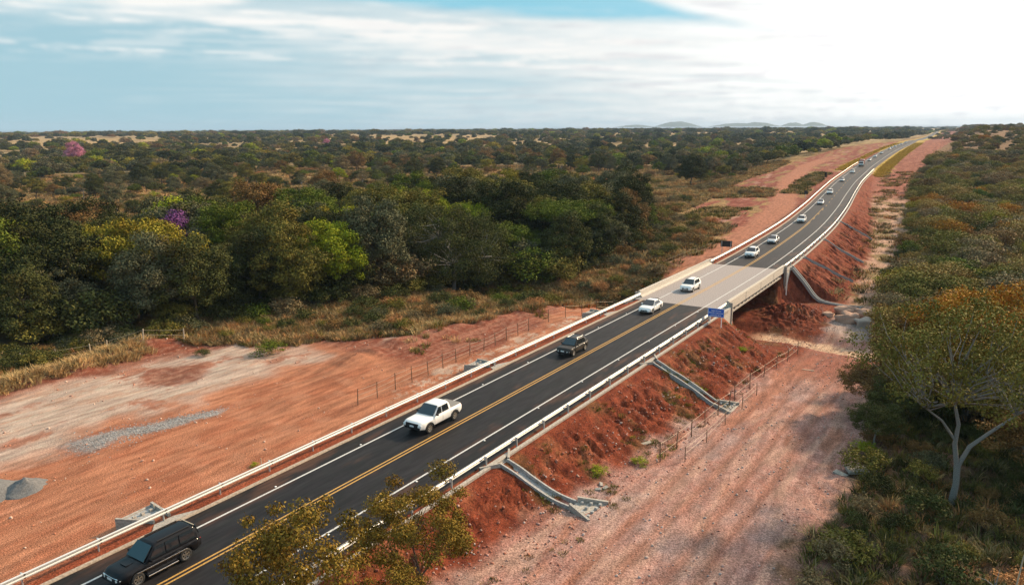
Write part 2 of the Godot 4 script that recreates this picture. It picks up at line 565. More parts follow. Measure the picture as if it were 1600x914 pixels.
func ground_colour(c: float, v: float) -> Vector3:
	var w1 := n2(na, c * 0.05, v * 0.05)
	var w2 := n2(nb, c * 0.22, v * 0.22)
	var st := n2(na, c * 0.55 + 50.0, v * 0.07)          # streaks left by graders and tyres, along the road
	var f := n2(nb, c * 1.3, v * 1.3)
	var col: Vector3
	var cw := c + w1 * 4.0 + w2 * 1.5
	var vw := v + w1 * 6.0 + w2 * 2.0
	if c < 0.0:
		var soil := mixc(Vector3(0.17, 0.10, 0.052), Vector3(0.34, 0.22, 0.105), ss(-0.3, 0.4, w1 + w2 * 0.5))
		soil = mixc(soil, Vector3(0.44, 0.21, 0.12), ss(0.25, 0.55, w2) * 0.5)
		var orange := mixc(Vector3(0.50, 0.215, 0.122), Vector3(0.41, 0.155, 0.085), ss(-0.4, 0.4, st + f * 0.3))
		orange = mixc(orange, Vector3(0.54, 0.255, 0.155), ss(0.15, 0.6, w2 + st * 0.5) * 0.6)
		var pale := mixc(Vector3(0.56, 0.42, 0.34), Vector3(0.53, 0.325, 0.23), ss(0.0, 0.6, st * 0.8 + f * 0.4))
		pale = mixc(pale, Vector3(0.36, 0.13, 0.075), ss(0.24, 0.5, n2(nb, c * 0.16 + 9, v * 0.11 + 3) + f * 0.2) * 0.75)
		if v < 135.0:
			col = orange
			var k := ss(-23.5, -27.0, cw) * ss(58, 50, vw)
			col = mixc(col, pale, k)
			# reddish raw soil and rubble of the push banks
			var red := mixc(Vector3(0.25, 0.078, 0.047), Vector3(0.37, 0.165, 0.11), ss(-0.35, 0.4, f + st * 0.6))
			col = mixc(col, red, ss(-37.0, -40.5, cw))
			col = mixc(col, red, ss(-12.0, -14.5, cw) * ss(56, 61, vw))
			col = mixc(col, pale, ss(0.05, 0.3, w2 + 0.15) * ss(-20, -23, cw) * ss(60, 66, vw) * ss(92, 84, vw) * 0.8)
			var lim := -45.5 if v < 50.0 else table([[50, -45.5], [60, -31], [75, -22.5], [90, -17.5], [110, -13.5], [135, -13.5]], v)
			col = mixc(col, soil, ss(lim, lim - 3.0, cw))
			# raw red patch scraped open in the pale dirt
			col = mixc(col, mixc(Vector3(0.27, 0.09, 0.055), Vector3(0.40, 0.19, 0.125), ss(-0.2, 0.4, n2(nb, c * 0.5 + v * 0.5, v * 0.9 - c * 0.4))), ss(1.0, 0.6, Vector2((c + 33.5 + w2 * 2.0) / 4.2, (v - 43.0 + f) / 4.6).length()) * 0.9)
			# spilled grey gravel dust
			var gt := clampf((v - 28.0) / 10.5, 0.0, 1.0)
			var gd := absf(c - lerpf(-23.6, -20.6, gt) + w2 * 1.5)
			col = mixc(col, mixc(Vector3(0.36, 0.34, 0.325), Vector3(0.20, 0.19, 0.185), ss(-0.2, 0.4, f + n2(nb, c * 0.6, v * 0.6) * 0.6)), ss(lerpf(2.4, 0.9, gt), lerpf(1.0, 0.3, gt), gd) * ss(26.5, 28.5, v + f) * ss(40, 38, v) * 0.9)
			# pale dry mud beside the fence
			col = mixc(col, Vector3(0.56, 0.42, 0.33), ss(1.6, 0.4, absf(c + 10.2 + w2)) * ss(44, 52, v) * ss(0.0, 0.3, f + w2) * 0.8)
		else:
			var redc := mixc(Vector3(0.25, 0.066, 0.042), Vector3(0.35, 0.125, 0.082), ss(-0.3, 0.4, w2 + st * 0.6))
			redc = mixc(redc, Vector3(0.50, 0.28, 0.21), ss(0.30, 0.5, n2(nb, c * 0.12, v * 0.04) + f * 0.25) * 0.8)
			var tan := mixc(Vector3(0.40, 0.25, 0.10), Vector3(0.26, 0.17, 0.08), ss(-0.3, 0.4, w2 + f * 0.4))
			var lim := table([[135, -15], [190, -17], [205, -36], [262, -38], [272, -20], [300, -22], [312, -42], [400, -40], [545, -44], [700, -42], [880, -32], [1000, -14]], v)
			col = mixc(redc, tan, ss(lim + 2.0, lim - 2.5, cw))
			col = mixc(col, tan, ss(1.0, 0.5, Vector2((c + 27.0 + w2 * 3.0) / 7.0, (v - 215.0) / 14.0).length()))
			redc = redc * (1.0 + 0.5 * n2(na, c * 0.10 + 2, v * 0.022))
			col = mixc(col, tan, ss(0.12, 0.32, n2(na, c * 0.11 + 9, v * 0.035)) * ss(-8.5, -11, c) * 0.9)
			var tr := table([[135, -11], [180, -10.5], [240, -13], [300, -18], [360, -24], [450, -30], [700, -30]], v)
			col = mixc(col, Vector3(0.45, 0.19, 0.118), ss(5.5, 3.0, absf(c - tr + w2)) * ss(620, 480, v))
			col = mixc(col, Vector3(0.50, 0.34, 0.08), ss(-13.5, -11.0, cw) * ss(410, 440, v))
			col = mixc(col, mixc(Vector3(0.54, 0.38, 0.20), Vector3(0.36, 0.25, 0.12), ss(-0.35, 0.3, w1 + w2 * 0.6)), ss(lim - 6.0, lim - 14.0, cw))
		if c < -60.0:
			var far := ss(300, 900, Vector2(c, v).length())
			for q in [[-1146, 654, -0.89, 0.48], [-806, 1056, -0.62, 0.78]]:
				var a: float = ((c - q[0]) * q[2] + (v - q[1]) * q[3]) / 330.0
				var b: float = ((c - q[0]) * q[3] - (v - q[1]) * q[2]) / 145.0
				if a * a + b * b < 1.0: return Vector3(0.50, 0.335, 0.16)
			col = mixc(col, mixc(Vector3(0.54, 0.38, 0.20), Vector3(0.36, 0.25, 0.12), ss(-0.2, 0.35, n2(na, c * 0.004, v * 0.004))), 0.4 + 0.6 * far)
		# slope below the left guardrail
		if v < 600.0: col = mixc(Vector3(0.27, 0.070, 0.034), col, ss(-6.0, -8.0, c + w2 * 0.8))
		return col
	var fill := mixc(Vector3(0.27, 0.066, 0.032), Vector3(0.19, 0.042, 0.022), ss(-0.3, 0.3, f + w2 * 0.5))
	fill = mixc(fill, Vector3(0.42, 0.15, 0.075), ss(0.1, 0.5, w2 + f * 0.3) * 0.6)
	fill = mixc(fill, Vector3(0.17, 0.11, 0.045), ss(0.2, 0.45, n2(na, c * 0.15 + 70, v * 0.15)) * 0.5)
	if v > 126.0:
		fill = mixc(fill, Vector3(0.36, 0.105, 0.062), 0.45)
		fill = mixc(fill, Vector3(0.17, 0.038, 0.022), ss(0.05, 0.45, n2(nr, v * 0.75 + w2, c * 0.06)) * 0.75)
	fill *= 0.76
	var mauve := mixc(Vector3(0.50, 0.315, 0.27), Vector3(0.40, 0.21, 0.175), ss(-0.35, 0.35, f * 0.7 + w2 * 0.5))
	mauve = mixc(mauve, Vector3(0.55, 0.365, 0.285), ss(-0.1, 0.4, st + w2 * 0.3) * 0.8)
	mauve = mixc(mauve, Vector3(0.43, 0.36, 0.345), ss(0.05, 0.4, w1 + w2 * 0.4 + f * 0.2) * 0.6)
	mauve = mixc(mauve, Vector3(0.47, 0.215, 0.14), ss(0.28, 0.55, n2(na, c * 0.35 + 3, v * 0.05 + 8)) * 0.8)
	mauve = mixc(mauve, Vector3(0.29, 0.095, 0.065), ss(78, 92, vw) * ss(106, 100, v) * 0.85)
	mauve = mixc(mauve, Vector3(0.46, 0.18, 0.105), ss(1.6, 0.4, absf(c - 16.8 + w2)) * ss(66, 74, v) * ss(96, 88, v) * 0.7)
	for q in [16.6, 18.5, 20.9, 22.7]:
		mauve = mixc(mauve, Vector3(0.33, 0.15, 0.105), 0.7 * exp(-pow((c - q - 0.7 * n2(na, v * 0.03, q)) / 0.4, 2)))
	mauve = mixc(mauve, Vector3(0.40, 0.165, 0.11), 0.22) * 0.86
	var toe := table([[20, 11], [41, 11.5], [69, 14.0], [85, 15.0], [98, 15.0], [130, 16.0], [200, 14.5], [300, 11.5], [380, 8.5], [430, 7]], v)
	if v < 128.0:
		col = mixc(fill, mauve, ss(toe - 1.2, toe + 1.0, c + w2 * 1.6))
		var sd := absf(v - (108.0 - 0.32 * maxf(c - 12.0, 0.0)) + w2 * 0.8)
		var sand := mixc(Vector3(0.56, 0.38, 0.26), Vector3(0.40, 0.23, 0.15), ss(-0.1, 0.5, f))
		col = mixc(col, sand, ss(3.6, 1.8, sd) * ss(5, 9, c))
		col = mixc(col, Vector3(0.40, 0.33, 0.29), ss(16, 19, cw) * ss(110, 113, vw) * 0.7)
	else:
		var track := mixc(Vector3(0.50, 0.30, 0.21), Vector3(0.24, 0.17, 0.075), ss(-0.15, 0.25, n2(nb, c * 0.3, v * 0.08) + f * 0.3 - 0.1))
		if v > 280.0: track = mixc(track, mixc(Vector3(0.38, 0.145, 0.095), Vector3(0.28, 0.09, 0.058), ss(-0.3, 0.3, w2)), ss(280, 330, v))
		col = mixc(fill, track, ss(toe - 1.0, toe + 1.5, c + w2 * 1.5))
		col = mixc(col, Vector3(0.50, 0.34, 0.08), ss(14.0, 11.0, cw) * ss(385, 410, v))
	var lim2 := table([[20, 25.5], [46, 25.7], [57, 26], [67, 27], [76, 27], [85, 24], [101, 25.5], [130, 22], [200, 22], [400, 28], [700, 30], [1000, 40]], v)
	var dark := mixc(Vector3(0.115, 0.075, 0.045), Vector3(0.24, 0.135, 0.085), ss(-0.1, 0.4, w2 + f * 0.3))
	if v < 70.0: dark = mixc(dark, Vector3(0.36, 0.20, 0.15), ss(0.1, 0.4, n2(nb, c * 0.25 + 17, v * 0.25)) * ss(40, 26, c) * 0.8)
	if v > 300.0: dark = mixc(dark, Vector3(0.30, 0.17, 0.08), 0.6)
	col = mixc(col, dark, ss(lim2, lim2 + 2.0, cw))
	return col

func axis(a: float, b: float, fine0: float, fine1: float, step: float, grow: float) -> PackedFloat32Array:
	var r := PackedFloat32Array()
	var lo := []
	var x := fine0
	var s := step
	while x > a:
		s *= grow
		x -= s
		lo.append(x)
	lo.reverse()
	for q in lo: r.append(q)
	x = fine0
	while x < fine1:
		r.append(x)
		x += step
	s = step
	while x < b:
		r.append(x)
		s *= grow
		x += s
	r.append(b)
	return r

func build_ground() -> void:
	var C := axis(-9000, 1500, -48, 30, 0.28, 1.065)
	var V := axis(-60, 11000, 16, 212, 0.31, 1.03)
	var nc := C.size()
	var nv := V.size()
	var pos := PackedVector3Array(); pos.resize(nc * nv)
	var nor := PackedVector3Array(); nor.resize(nc * nv)
	var col := PackedColorArray(); col.resize(nc * nv)
	var uv := PackedVector2Array(); uv.resize(nc * nv)
	var uv2 := PackedVector2Array(); uv2.resize(nc * nv)
	for j in nv:
		var v := V[j]
		var x0 := cx(v)
		for i in nc:
			var c := C[i]
			var k := j * nc + i
			# side strips beyond sight are left coarse
			pos[k] = Vector3(x0 + c, gh(c, v), -v)
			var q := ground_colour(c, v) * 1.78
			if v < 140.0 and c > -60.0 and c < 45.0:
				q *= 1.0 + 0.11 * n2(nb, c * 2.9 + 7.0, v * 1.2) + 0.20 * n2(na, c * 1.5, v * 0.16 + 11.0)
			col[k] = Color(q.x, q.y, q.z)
			uv[k] = Vector2(x0 + c, v)
			uv2[k] = Vector2(c * 0.075, v * 0.016)   # stretched along the road, as graders and tyres leave it
	var idx := [PackedInt32Array(), PackedInt32Array(), PackedInt32Array()]
	for j in nv - 1:
		for i in nc - 1:
			var k := j * nc + i
			var z := zone((C[i] + C[i + 1]) / 2, (V[j] + V[j + 1]) / 2)
			idx[z].append_array(PackedInt32Array([k, k + nc, k + 1, k + 1, k + nc, k + nc + 1]))
	for j in nv:
		for i in nc:
			var k := j * nc + i
			var dx := pos[j * nc + mini(i + 1, nc - 1)] - pos[j * nc + maxi(i - 1, 0)]
			var dz := pos[mini(j + 1, nv - 1) * nc + i] - pos[maxi(j - 1, 0) * nc + i]
			nor[k] = dx.cross(dz).normalized()
	var am := ArrayMesh.new()
	var names := ["dirt", "rocky", "plain"]
	for z in 3:
		var arr := []
		arr.resize(Mesh.ARRAY_MAX)
		arr[Mesh.ARRAY_VERTEX] = pos
		arr[Mesh.ARRAY_NORMAL] = nor
		arr[Mesh.ARRAY_COLOR] = col
		arr[Mesh.ARRAY_TEX_UV] = uv
		arr[Mesh.ARRAY_TEX_UV2] = uv2
		arr[Mesh.ARRAY_INDEX] = idx[z]
		am.add_surface_from_arrays(Mesh.PRIMITIVE_TRIANGLES, arr)
		am.surface_set_material(z, M[names[z]])
	var o := MeshInstance3D.new()
	o.name = "ground"
	o.mesh = am
	o.set_meta("kind", "structure")
	add_child(o)
	print("ground ", nc, " x ", nv)

func build_hills() -> void:
	var hm := mat(0.06, 0.075, 0.04, 0.95)
	var st := st_new()
	# low rounded ridges far behind the plain: azimuth right of the view axis (degrees), half width, height
	for h in [[9.1, 1.5, 30], [12.1, 1.75, 74], [16.2, 1.9, 46], [17.6, 1.6, 55], [20.0, 0.9, 48], [21.3, 0.95, 50]]:
		var D := 11000.0
		var n := 20
		for j in 6:
			for i in n:
				var q := []
				for e in [[0, 0], [1, 0], [1, 1], [0, 1]]:
					var x: float = -1.0 + 2.0 * (i + e[0]) / n
					var d: float = (j + e[1]) / 6.0
					var az: float = deg_to_rad(-YAW + h[0] + x * h[1])
					var y: float = h[2] * pow(maxf(0.0, cos(x * PI / 2)), 1.25) * sin(PI * minf(d, 1.0)) * (1.0 + 0.16 * n2(na, x * 3.0 + h[0], d * 3.0)) + 38.0
					var R: float = D + d * 1800.0 - 600.0
					q.append(Vector3(CAM.x + sin(az) * R, y, -cos(az) * R))
				quad(st, q[0], q[1], q[2], q[3])
	var o := part(self, "hills", done(st, true), hm)
	o.set_meta("kind", "structure")

# ---------------------------------------------------------------- road
func ribbon(c0: float, c1: float, vs: Array, dy: float, skirt := 0.0, cols := 1, worn := false) -> ArrayMesh:
	var pos := PackedVector3Array()
	var uv := PackedVector2Array()
	var uv2 := PackedVector2Array()
	var nor := PackedVector3Array()
	var idx := PackedInt32Array()
	var col := PackedColorArray()
	var cs := []
	for k in cols + 1: cs.append([lerpf(c0, c1, float(k) / cols), dy])
	if skirt > 0.0:
		cs.push_front([c0 - 0.02, dy - skirt])
		cs.push_back([c1 + 0.02, dy - skirt])
	for v in vs:
		for q in cs:
			pos.append(rp(v, q[0], q[1]))
			uv.append(Vector2(q[0], v))
			uv2.append(Vector2(q[0] * 0.11, v * 0.016))
			nor.append(Vector3.UP)
			if worn: col.append(asphalt_colour(q[0], v))
	var n := cs.size()
	for j in vs.size() - 1:
		for i in n - 1:
			var k := j * n + i
			idx.append_array(PackedInt32Array([k, k + n, k + 1, k + 1, k + n, k + n + 1]))
	var arr := []
	arr.resize(Mesh.ARRAY_MAX)
	arr[Mesh.ARRAY_VERTEX] = pos
	arr[Mesh.ARRAY_NORMAL] = nor
	arr[Mesh.ARRAY_TEX_UV] = uv
	arr[Mesh.ARRAY_TEX_UV2] = uv2
	arr[Mesh.ARRAY_INDEX] = idx
	if worn: arr[Mesh.ARRAY_COLOR] = col
	var am := ArrayMesh.new()
	am.add_surface_from_arrays(Mesh.PRIMITIVE_TRIANGLES, arr)
	return am

func asphalt_colour(c: float, v: float) -> Color:
	# fresh black asphalt, paler where tyres have polished it, red dust blown and carried onto the shoulders
	var k := Vector3(0.040, 0.0375, 0.040)
	var w := n2(nb, c * 0.5, v * 0.12)
	for q in [-2.55, -0.95, 0.95, 2.55]: k *= 1.0 + (0.26 + 0.3 * w) * exp(-pow((c - q) / 0.38, 2))
	k *= 1.0 + 0.25 * n2(na, c * 0.3, v * 0.03)
	var d := ss(0.05, 0.55, n2(na, c * 0.5 + 8.0, v * 0.10) + 0.35 * n2(nb, c * 1.6, v * 0.5) + ss(-3.9, -5.0, c) * 0.45 + ss(4.6, 6.0, c) * 0.3 - ss(3.6, 2.8, absf(c)) * 0.45 + ss(9.0, 1.0, absf(v - 90.0)) * 0.35)
	k = k.lerp(Vector3(0.21, 0.105, 0.070), d * 0.75)
	return Color(k.x, k.y, k.z)

func build_road() -> void:
	var road := Node3D.new()
	road.name = "road"
	road.set_meta("kind", "structure")
	add_child(road)
	var near := vsteps(-30, 95, 0.8, 10)
	var far := vsteps(127.8, 2500, 1.2, 14)
	part(road, "asphalt", ribbon(-5.0, 6.0, near, 0.0, 0.2, 40, true), M.asphalt)
	part(road, "asphalt", ribbon(-5.0, 6.0, far, 0.0, 0.2, 40, true), M.asphalt)
	var all := vsteps(-30, 2500, 4, 14)
	for c in [-3.5, 3.5]:
		part(road, "edge_line", ribbon(c - 0.075, c + 0.075, all, 0.006), M.white_line)
	# double solid yellow, then broken beyond the bridge
	for c in [-0.16, 0.16]:
		part(road, "centre_line", ribbon(c - 0.065, c + 0.065, vsteps(-30, 236 if c < 0 else 198, 4, 10), 0.006), M.yellow_line)
	var v := 204.0
	while v < 700.0:
		part(road, "centre_dash", ribbon(0.10, 0.24, [v, v + 4.0], 0.006), M.yellow_line)
		v += 12.0
	# white studs beside the edge lines
	var stud := box_mesh(0.11, 0.05, 0.12)
	v = 4.0
	while v < 200.0:
		part(road, "road_stud", stud, M.white_paint, rp(v + 2.5, -3.72, 0.0))
		part(road, "road_stud", stud, M.white_paint, rp(v, 3.72, 0.0))
		v += 8.0 if v < 110.0 else 16.0
	# kerbs
	var lp := []
	for q in vsteps(-30, 95, 2, 6): lp.append(rp(q, -5.12, 0))
	var st := st_new()
	sweep(st, PackedVector2Array([Vector2(-0.17, -0.2), Vector2(-0.17, 0.07), Vector2(-0.14, 0.10), Vector2(0.08, 0.10), Vector2(0.12, 0.03), Vector2(0.12, -0.2)]), lp)
	var kb := part(self, "kerb", done(st), M.kerb)
	tag(kb, "", "", "", "structure")
	lp = []
	for q in vsteps(127.8, 470, 3, 8): lp.append(rp(q, -5.12, 0))
	st = st_new()
	sweep(st, PackedVector2Array([Vector2(-0.17, -0.2), Vector2(-0.17, 0.07), Vector2(-0.14, 0.10), Vector2(0.08, 0.10), Vector2(0.12, 0.03), Vector2(0.12, -0.2)]), lp)
	tag(part(self, "kerb", done(st), M.kerb), "", "", "", "structure")
	for seg in [[-30, 95], [127.8, 420]]:
		lp = []
		for q in vsteps(seg[0], seg[1], 2, 6): lp.append(rp(q, 6.62, 0))
		st = st_new()
		sweep(st, PackedVector2Array([Vector2(-0.14, -0.25), Vector2(-0.14, 0.08), Vector2(-0.11, 0.11), Vector2(0.1, 0.11), Vector2(0.14, 0.08), Vector2(0.14, -0.25)]), lp)
		tag(part(self, "kerb", done(st), M.concrete), "", "", "", "structure")

func build_bridge() -> void:
	var b := thing("bridge", "pale concrete highway bridge with solid parapets over the red gully", "bridge")
	var st := st_new()
	var path := [rp(95, 0), rp(103, 0), rp(111, 0), rp(119, 0), rp(127.8, 0)]
	sweep(st, PackedVector2Array([Vector2(-6.35, -0.28), Vector2(-6.35, 0.0), Vector2(6.35, 0.0), Vector2(6.35, -0.28)]), path)
	part(b, "deck", done(st), M.deck)
	# parapets: solid walls with a sloped inner toe
	for s in [-1, 1]:
		st = st_new()
		var pr := PackedVector2Array([Vector2(5.72, 0.0), Vector2(5.78, 0.12), Vector2(5.95, 0.30), Vector2(6.03, 0.86), Vector2(6.22, 0.86), Vector2(6.40, 0.80), Vector2(6.40, -0.32), Vector2(6.36, -0.32), Vector2(6.36, 0.0)])
		if s < 0:
			var m := PackedVector2Array()
			for q in pr: m.append(Vector2(-q.x, q.y))
			pr = m
		else: pr.reverse()
		if s < 0: pass
		sweep(st, pr, [rp(96.4, 0), rp(112, 0), rp(127.4, 0)])
		var pa := part(b, "parapet", done(st), M.pale_concrete)
		st = st_new()
		boxm(st, rp(112, s * 6.2, 0.88), Vector3(0.24, 0.05, 31.2))
		part(pa, "coping", done(st), M.pale_concrete)
		for v in [104.2, 112.0, 119.8]:
			st = st_new()
			boxm(st, rp(v, s * 6.412, 0.25), Vector3(0.02, 1.05, 0.05))
			part(pa, "joint", done(st), M.grey_concrete)
	# beams under the deck
	for c in [-5.8, -2.0, 2.0, 5.9]:
		st = st_new()
		sweep(st, PackedVector2Array([Vector2(c - 0.28, -1.15), Vector2(c - 0.28, -0.98), Vector2(c - 0.11, -0.86), Vector2(c - 0.11, -0.5), Vector2(c - 0.3, -0.285), Vector2(c + 0.3, -0.285), Vector2(c + 0.11, -0.5), Vector2(c + 0.11, -0.86), Vector2(c + 0.28, -0.98), Vector2(c + 0.28, -1.15)]), [rp(97, 0), rp(126.6, 0)])
		var g := part(b, "girder", done(st), M.concrete)
		if c > 4:
			for k in 16:
				st = st_new()
				boxm(st, rp(98.4 + k * 1.8, c + 0.2, -0.65), Vector3(0.12, 0.46, 0.14))
				part(g, "stiffener", done(st), M.concrete)
	# abutments, end blocks and wing walls
	for v in [96.6, 127.2]:
		st = st_new()
		boxm(st, rp(v, 0, -2.6), Vector3(12.0, 4.4, 0.7))
		part(b, "abutment", done(st), M.concrete)
	for e in [[96.4, -1.0], [127.4, 1.0]]:
		for s in [-1, 1]:
			st = st_new()
			var v0: float = e[0]
			var v1: float = e[0] + e[1] * (4.2 if e[1] < 0 else 3.4)
			var x0: float = s * 6.40
			var x1: float = s * 6.70
			var top := 0.10
			var P := func(x, v, y): return rp(v, x, y)
			var poly := [[v0, top], [v1, top], [v1, -1.1], [v0, -4.2]]
			var ou := []
			var inn := []
			for q in poly:
				ou.append(P.call(x1, q[0], q[1]))
				inn.append(P.call(x0, q[0], q[1]))
			if (e[1] < 0) == (s > 0):
				ou.reverse()
				inn.reverse()
			quad(st, ou[3], ou[2], ou[1], ou[0])
			quad(st, inn[0], inn[1], inn[2], inn[3])
			for k in 4: quad(st, ou[k], ou[(k + 1) % 4], inn[(k + 1) % 4], inn[k])
			part(b, "wing_wall", done(st), M.pale_concrete)
			st = st_new()
			boxm(st, rp(v0 - e[1] * 0.12, s * 6.62, -0.95), Vector3(0.42, 3.3, 0.28))
			part(b, "end_pilaster", done(st), M.concrete)
	# drain pipe under the far corner
	st = st_new()
	tube(st, [rp(127.1, 6.95, -0.3), rp(127.1, 6.95, -4.4)], [0.09, 0.09], 8)
	part(b, "drain_pipe", done(st, true), M.white_paint)

# ---------------------------------------------------------------- guardrails
func w_beam(side: float) -> PackedVector2Array:
	# corrugated face towards the traffic; side = -1 for the rail on the left
	var f := [Vector2(0.0, 0.44), Vector2(0.075, 0.47), Vector2(0.075, 0.53), Vector2(0.005, 0.58), Vector2(0.005, 0.62), Vector2(0.075, 0.67), Vector2(0.075, 0.73), Vector2(0.0, 0.76)]
	var r := PackedVector2Array()
	for p in f: r.append(Vector2(-side * p.x, p.y))
	var t := []
	for p in f: t.append(Vector2(-side * p.x + side * 0.012, p.y))
	t.reverse()
	for p in t: r.append(p)
	if side > 0: return r
	r.reverse()
	return r

func rail(label: String, c: float, a: float, b: float, first_post: float, last_post: float) -> void:
	var side := signf(c)
	var g := thing("guardrail", label, "guardrail", Vector3.ZERO, 0.0, "steel guardrails along the road")
	var pm := box_mesh(0.11, 0.98, 0.06)
	var sm := box_mesh(0.15, 0.30, 0.10)
	var v := a
	while v < b - 1.0:
		var e := minf(v + 4.0, b)
		if v > 330.0: e = minf(v + 16.0, b)
		var st := st_new()
		var pts := []
		var n := 2
		for k in n + 1: pts.append(rp(lerpf(v, e + 0.10, float(k) / n), c, 0.003 * (int(v / 4.0) % 2)))
		sweep(st, w_beam(side), pts)
		part(g, "beam", done(st), M.steel)
		v = e
	v = first_post
	while v < last_post:
		var p := part(g, "post", pm, M.post_steel, rp(v, c + side * 0.2, -0.24))
		part(p, "spacer", sm, M.steel, Vector3(-side * 0.1, 0.68, 0))
		v += 4.0

func build_guardrails() -> void:
	rail("steel guardrail on the left of the road, running from the foreground to the bridge", -5.9, -24.0, 97.0, -24.0, 97.0)
	rail("steel guardrail on the right above the red bank, between foreground trees and blue sign", 6.15, -24.0, 96.4, -23.6, 96.0)
	rail("steel guardrail on the left of the road beyond the bridge", -5.9, 127.0, 470.0, 128.0, 320.0)
	rail("steel guardrail on the right of the bend beyond the bridge", 6.15, 127.5, 420.0, 128.4, 320.0)

# ---------------------------------------------------------------- drains
func chute(label: String, v: float, top_c: float, end_c: float, skew: float, apron := true, w := 0.55) -> void:
	var o := thing("drain_chute", label, "drain", Vector3.ZERO, 0.0, "concrete chutes down the bank")
	var prof := PackedVector2Array([Vector2(-w, -0.30), Vector2(-w, 0.16), Vector2(-w + 0.15, 0.16), Vector2(-w + 0.17, -0.12), Vector2(w - 0.17, -0.12), Vector2(w - 0.15, 0.16), Vector2(w, 0.16), Vector2(w, -0.30)])
	var pts := []
	var n := 14
	for k in n + 1:
		var t := float(k) / n
		var c := lerpf(top_c, end_c, t)
		var y := 0.0
		for q in [-0.9, 0.0, 0.9]: y = maxf(y if q > -0.9 else -99.0, gh(c, v + skew * t + q))
		pts.append(Vector3(cx(v) + c, y + 0.06, -(v + skew * t)))
	for k in 3:
		for i in range(1, n): pts[i].y = (pts[i - 1].y + 2 * pts[i].y + pts[i + 1].y) / 4.0
	var st := st_new()
	sweep(st, prof, pts)
	part(o, "channel", done(st), M.grey_concrete)
	# funnel at the road's edge
	st = st_new()
	var t0: Vector3 = pts[0]
	for s in [-1, 1]:
		var a := t0 + Vector3(0.05, 0.10, -s * w)
		var b := rp(v + s * 1.9, top_c - 0.75, 0.06)
		var d := (b - a).normalized()
		var rt := d.cross(Vector3.UP).normalized() * 0.08
		quad(st, a - rt + Vector3(0, 0.1, 0), a + rt + Vector3(0, 0.1, 0), b + rt + Vector3(0, 0.1, 0), b - rt + Vector3(0, 0.1, 0))
		quad(st, a + rt - Vector3(0, 0.4, 0), b + rt - Vector3(0, 0.4, 0), b + rt + Vector3(0, 0.1, 0), a + rt + Vector3(0, 0.1, 0))
		quad(st, b - rt - Vector3(0, 0.4, 0), a - rt - Vector3(0, 0.4, 0), a - rt + Vector3(0, 0.1, 0), b - rt + Vector3(0, 0.1, 0))
	quad(st, t0 + Vector3(0, -0.08, w), t0 + Vector3(0, -0.08, -w), rp(v + 1.9, top_c - 0.75, 0.0), rp(v - 1.9, top_c - 0.75, 0.0))
	part(o, "inlet", done(st), M.concrete)
	if not apron: return
	var e: Vector3 = pts[-1]
	var ap := Node3D.new()
	ap.name = "apron"
	var L := 1.9
	var W2 := 1.45
	var base := e.y - 0.16
	for q in [[0.0, 0.0], [1.0, 1.0], [1.9, 0.0], [1.9, 1.3], [1.9, -1.3]]: base = maxf(base, at(e.x + q[0], -e.z + q[1]).y - 0.02)
	st = st_new()
	var A := [Vector3(e.x, base, e.z + w), Vector3(e.x, base, e.z - w), Vector3(e.x + L, base - 0.08, e.z - W2), Vector3(e.x + L, base - 0.08, e.z + W2)]
	quad(st, A[0], A[3], A[2], A[1])
	for k in [[0, 3], [1, 2]]:
		var a: Vector3 = A[k[0]]
		var b: Vector3 = A[k[1]]
		var d := (b - a).normalized()
		var rt := d.cross(Vector3.UP).normalized() * 0.09
		var up := Vector3(0, 0.38, 0)
		var dn := Vector3(0, -0.3, 0)
		quad(st, a - rt + up, a + rt + up, b + rt + up * 0.6, b - rt + up * 0.6)
		quad(st, a + rt + dn, b + rt + dn, b + rt + up * 0.6, a + rt + up)
		quad(st, b - rt + dn, a - rt + dn, a - rt + up, b - rt + up * 0.6)
		quad(st, b + rt + dn, b - rt + dn, b - rt + up * 0.6, b + rt + up * 0.6)
	var ab := part(o, "apron", done(st), M.concrete)
	var bm := box_mesh(0.2, 0.2, 0.24)
	for i in 3:
		for k in 2 + i:
			var t := (i + 0.7) / 3.3
			var z := lerpf(-0.32, 0.32, float(k) / (1 + i)) * (1.0 + t * 2.2)
			part(ab, "baffle_block", bm, M.grey_concrete, Vector3(e.x + t * L, base - 0.02 - 0.06 * t, e.z + z))

func left_drain(label: String, v: float) -> void:
	var o := thing("drain_outlet", label, "drain", Vector3.ZERO, 0.0, "concrete drain outlets left of the road")
	var p := rp(v, -6.3, -0.12)
	var st := st_new()
	# channel under the guardrail and a splayed slab with raised rim
	quad(st, p + Vector3(1.0, 0.12, 1.3), p + Vector3(1.0, 0.12, -2.2), p + Vector3(0, 0.02, -0.5), p + Vector3(0, 0.02, 0.5))
	part(o, "inlet", done(st), M.concrete)
	var slab := [p + Vector3(0, -0.02, 0.5), p + Vector3(0, -0.02, -0.5), p + Vector3(-2.5, -0.12, -0.9), p + Vector3(-2.4, -0.12, 1.5)]
	st = st_new()
	quad(st, slab[0], slab[1], slab[2], slab[3])
	for k in 4:
		var a: Vector3 = slab[k]
		var b: Vector3 = slab[(k + 1) % 4]
		quad(st, a + Vector3(0, -0.6, 0), b + Vector3(0, -0.6, 0), b, a)
	var ap := part(o, "apron", done(st), M.grey_concrete)
	for k in [[0, 3], [2, 1], [3, 2]]:
		var a: Vector3 = slab[k[0]]
		var b: Vector3 = slab[k[1]]
		st = st_new()
		sweep(st, rect_prof(-0.08, -0.5, 0.08, 0.26 if k[0] != 3 else 0.06), [a, b])
		part(ap, "rim", done(st), M.concrete)
	var bm := box_mesh(0.18, 0.2, 0.22)
	for i in 2:
		for k in 3: part(ap, "baffle_block", bm, M.concrete, p + Vector3(-1.1 - i * 0.7, -0.12, lerpf(-0.4, 0.7, k / 2.0)))

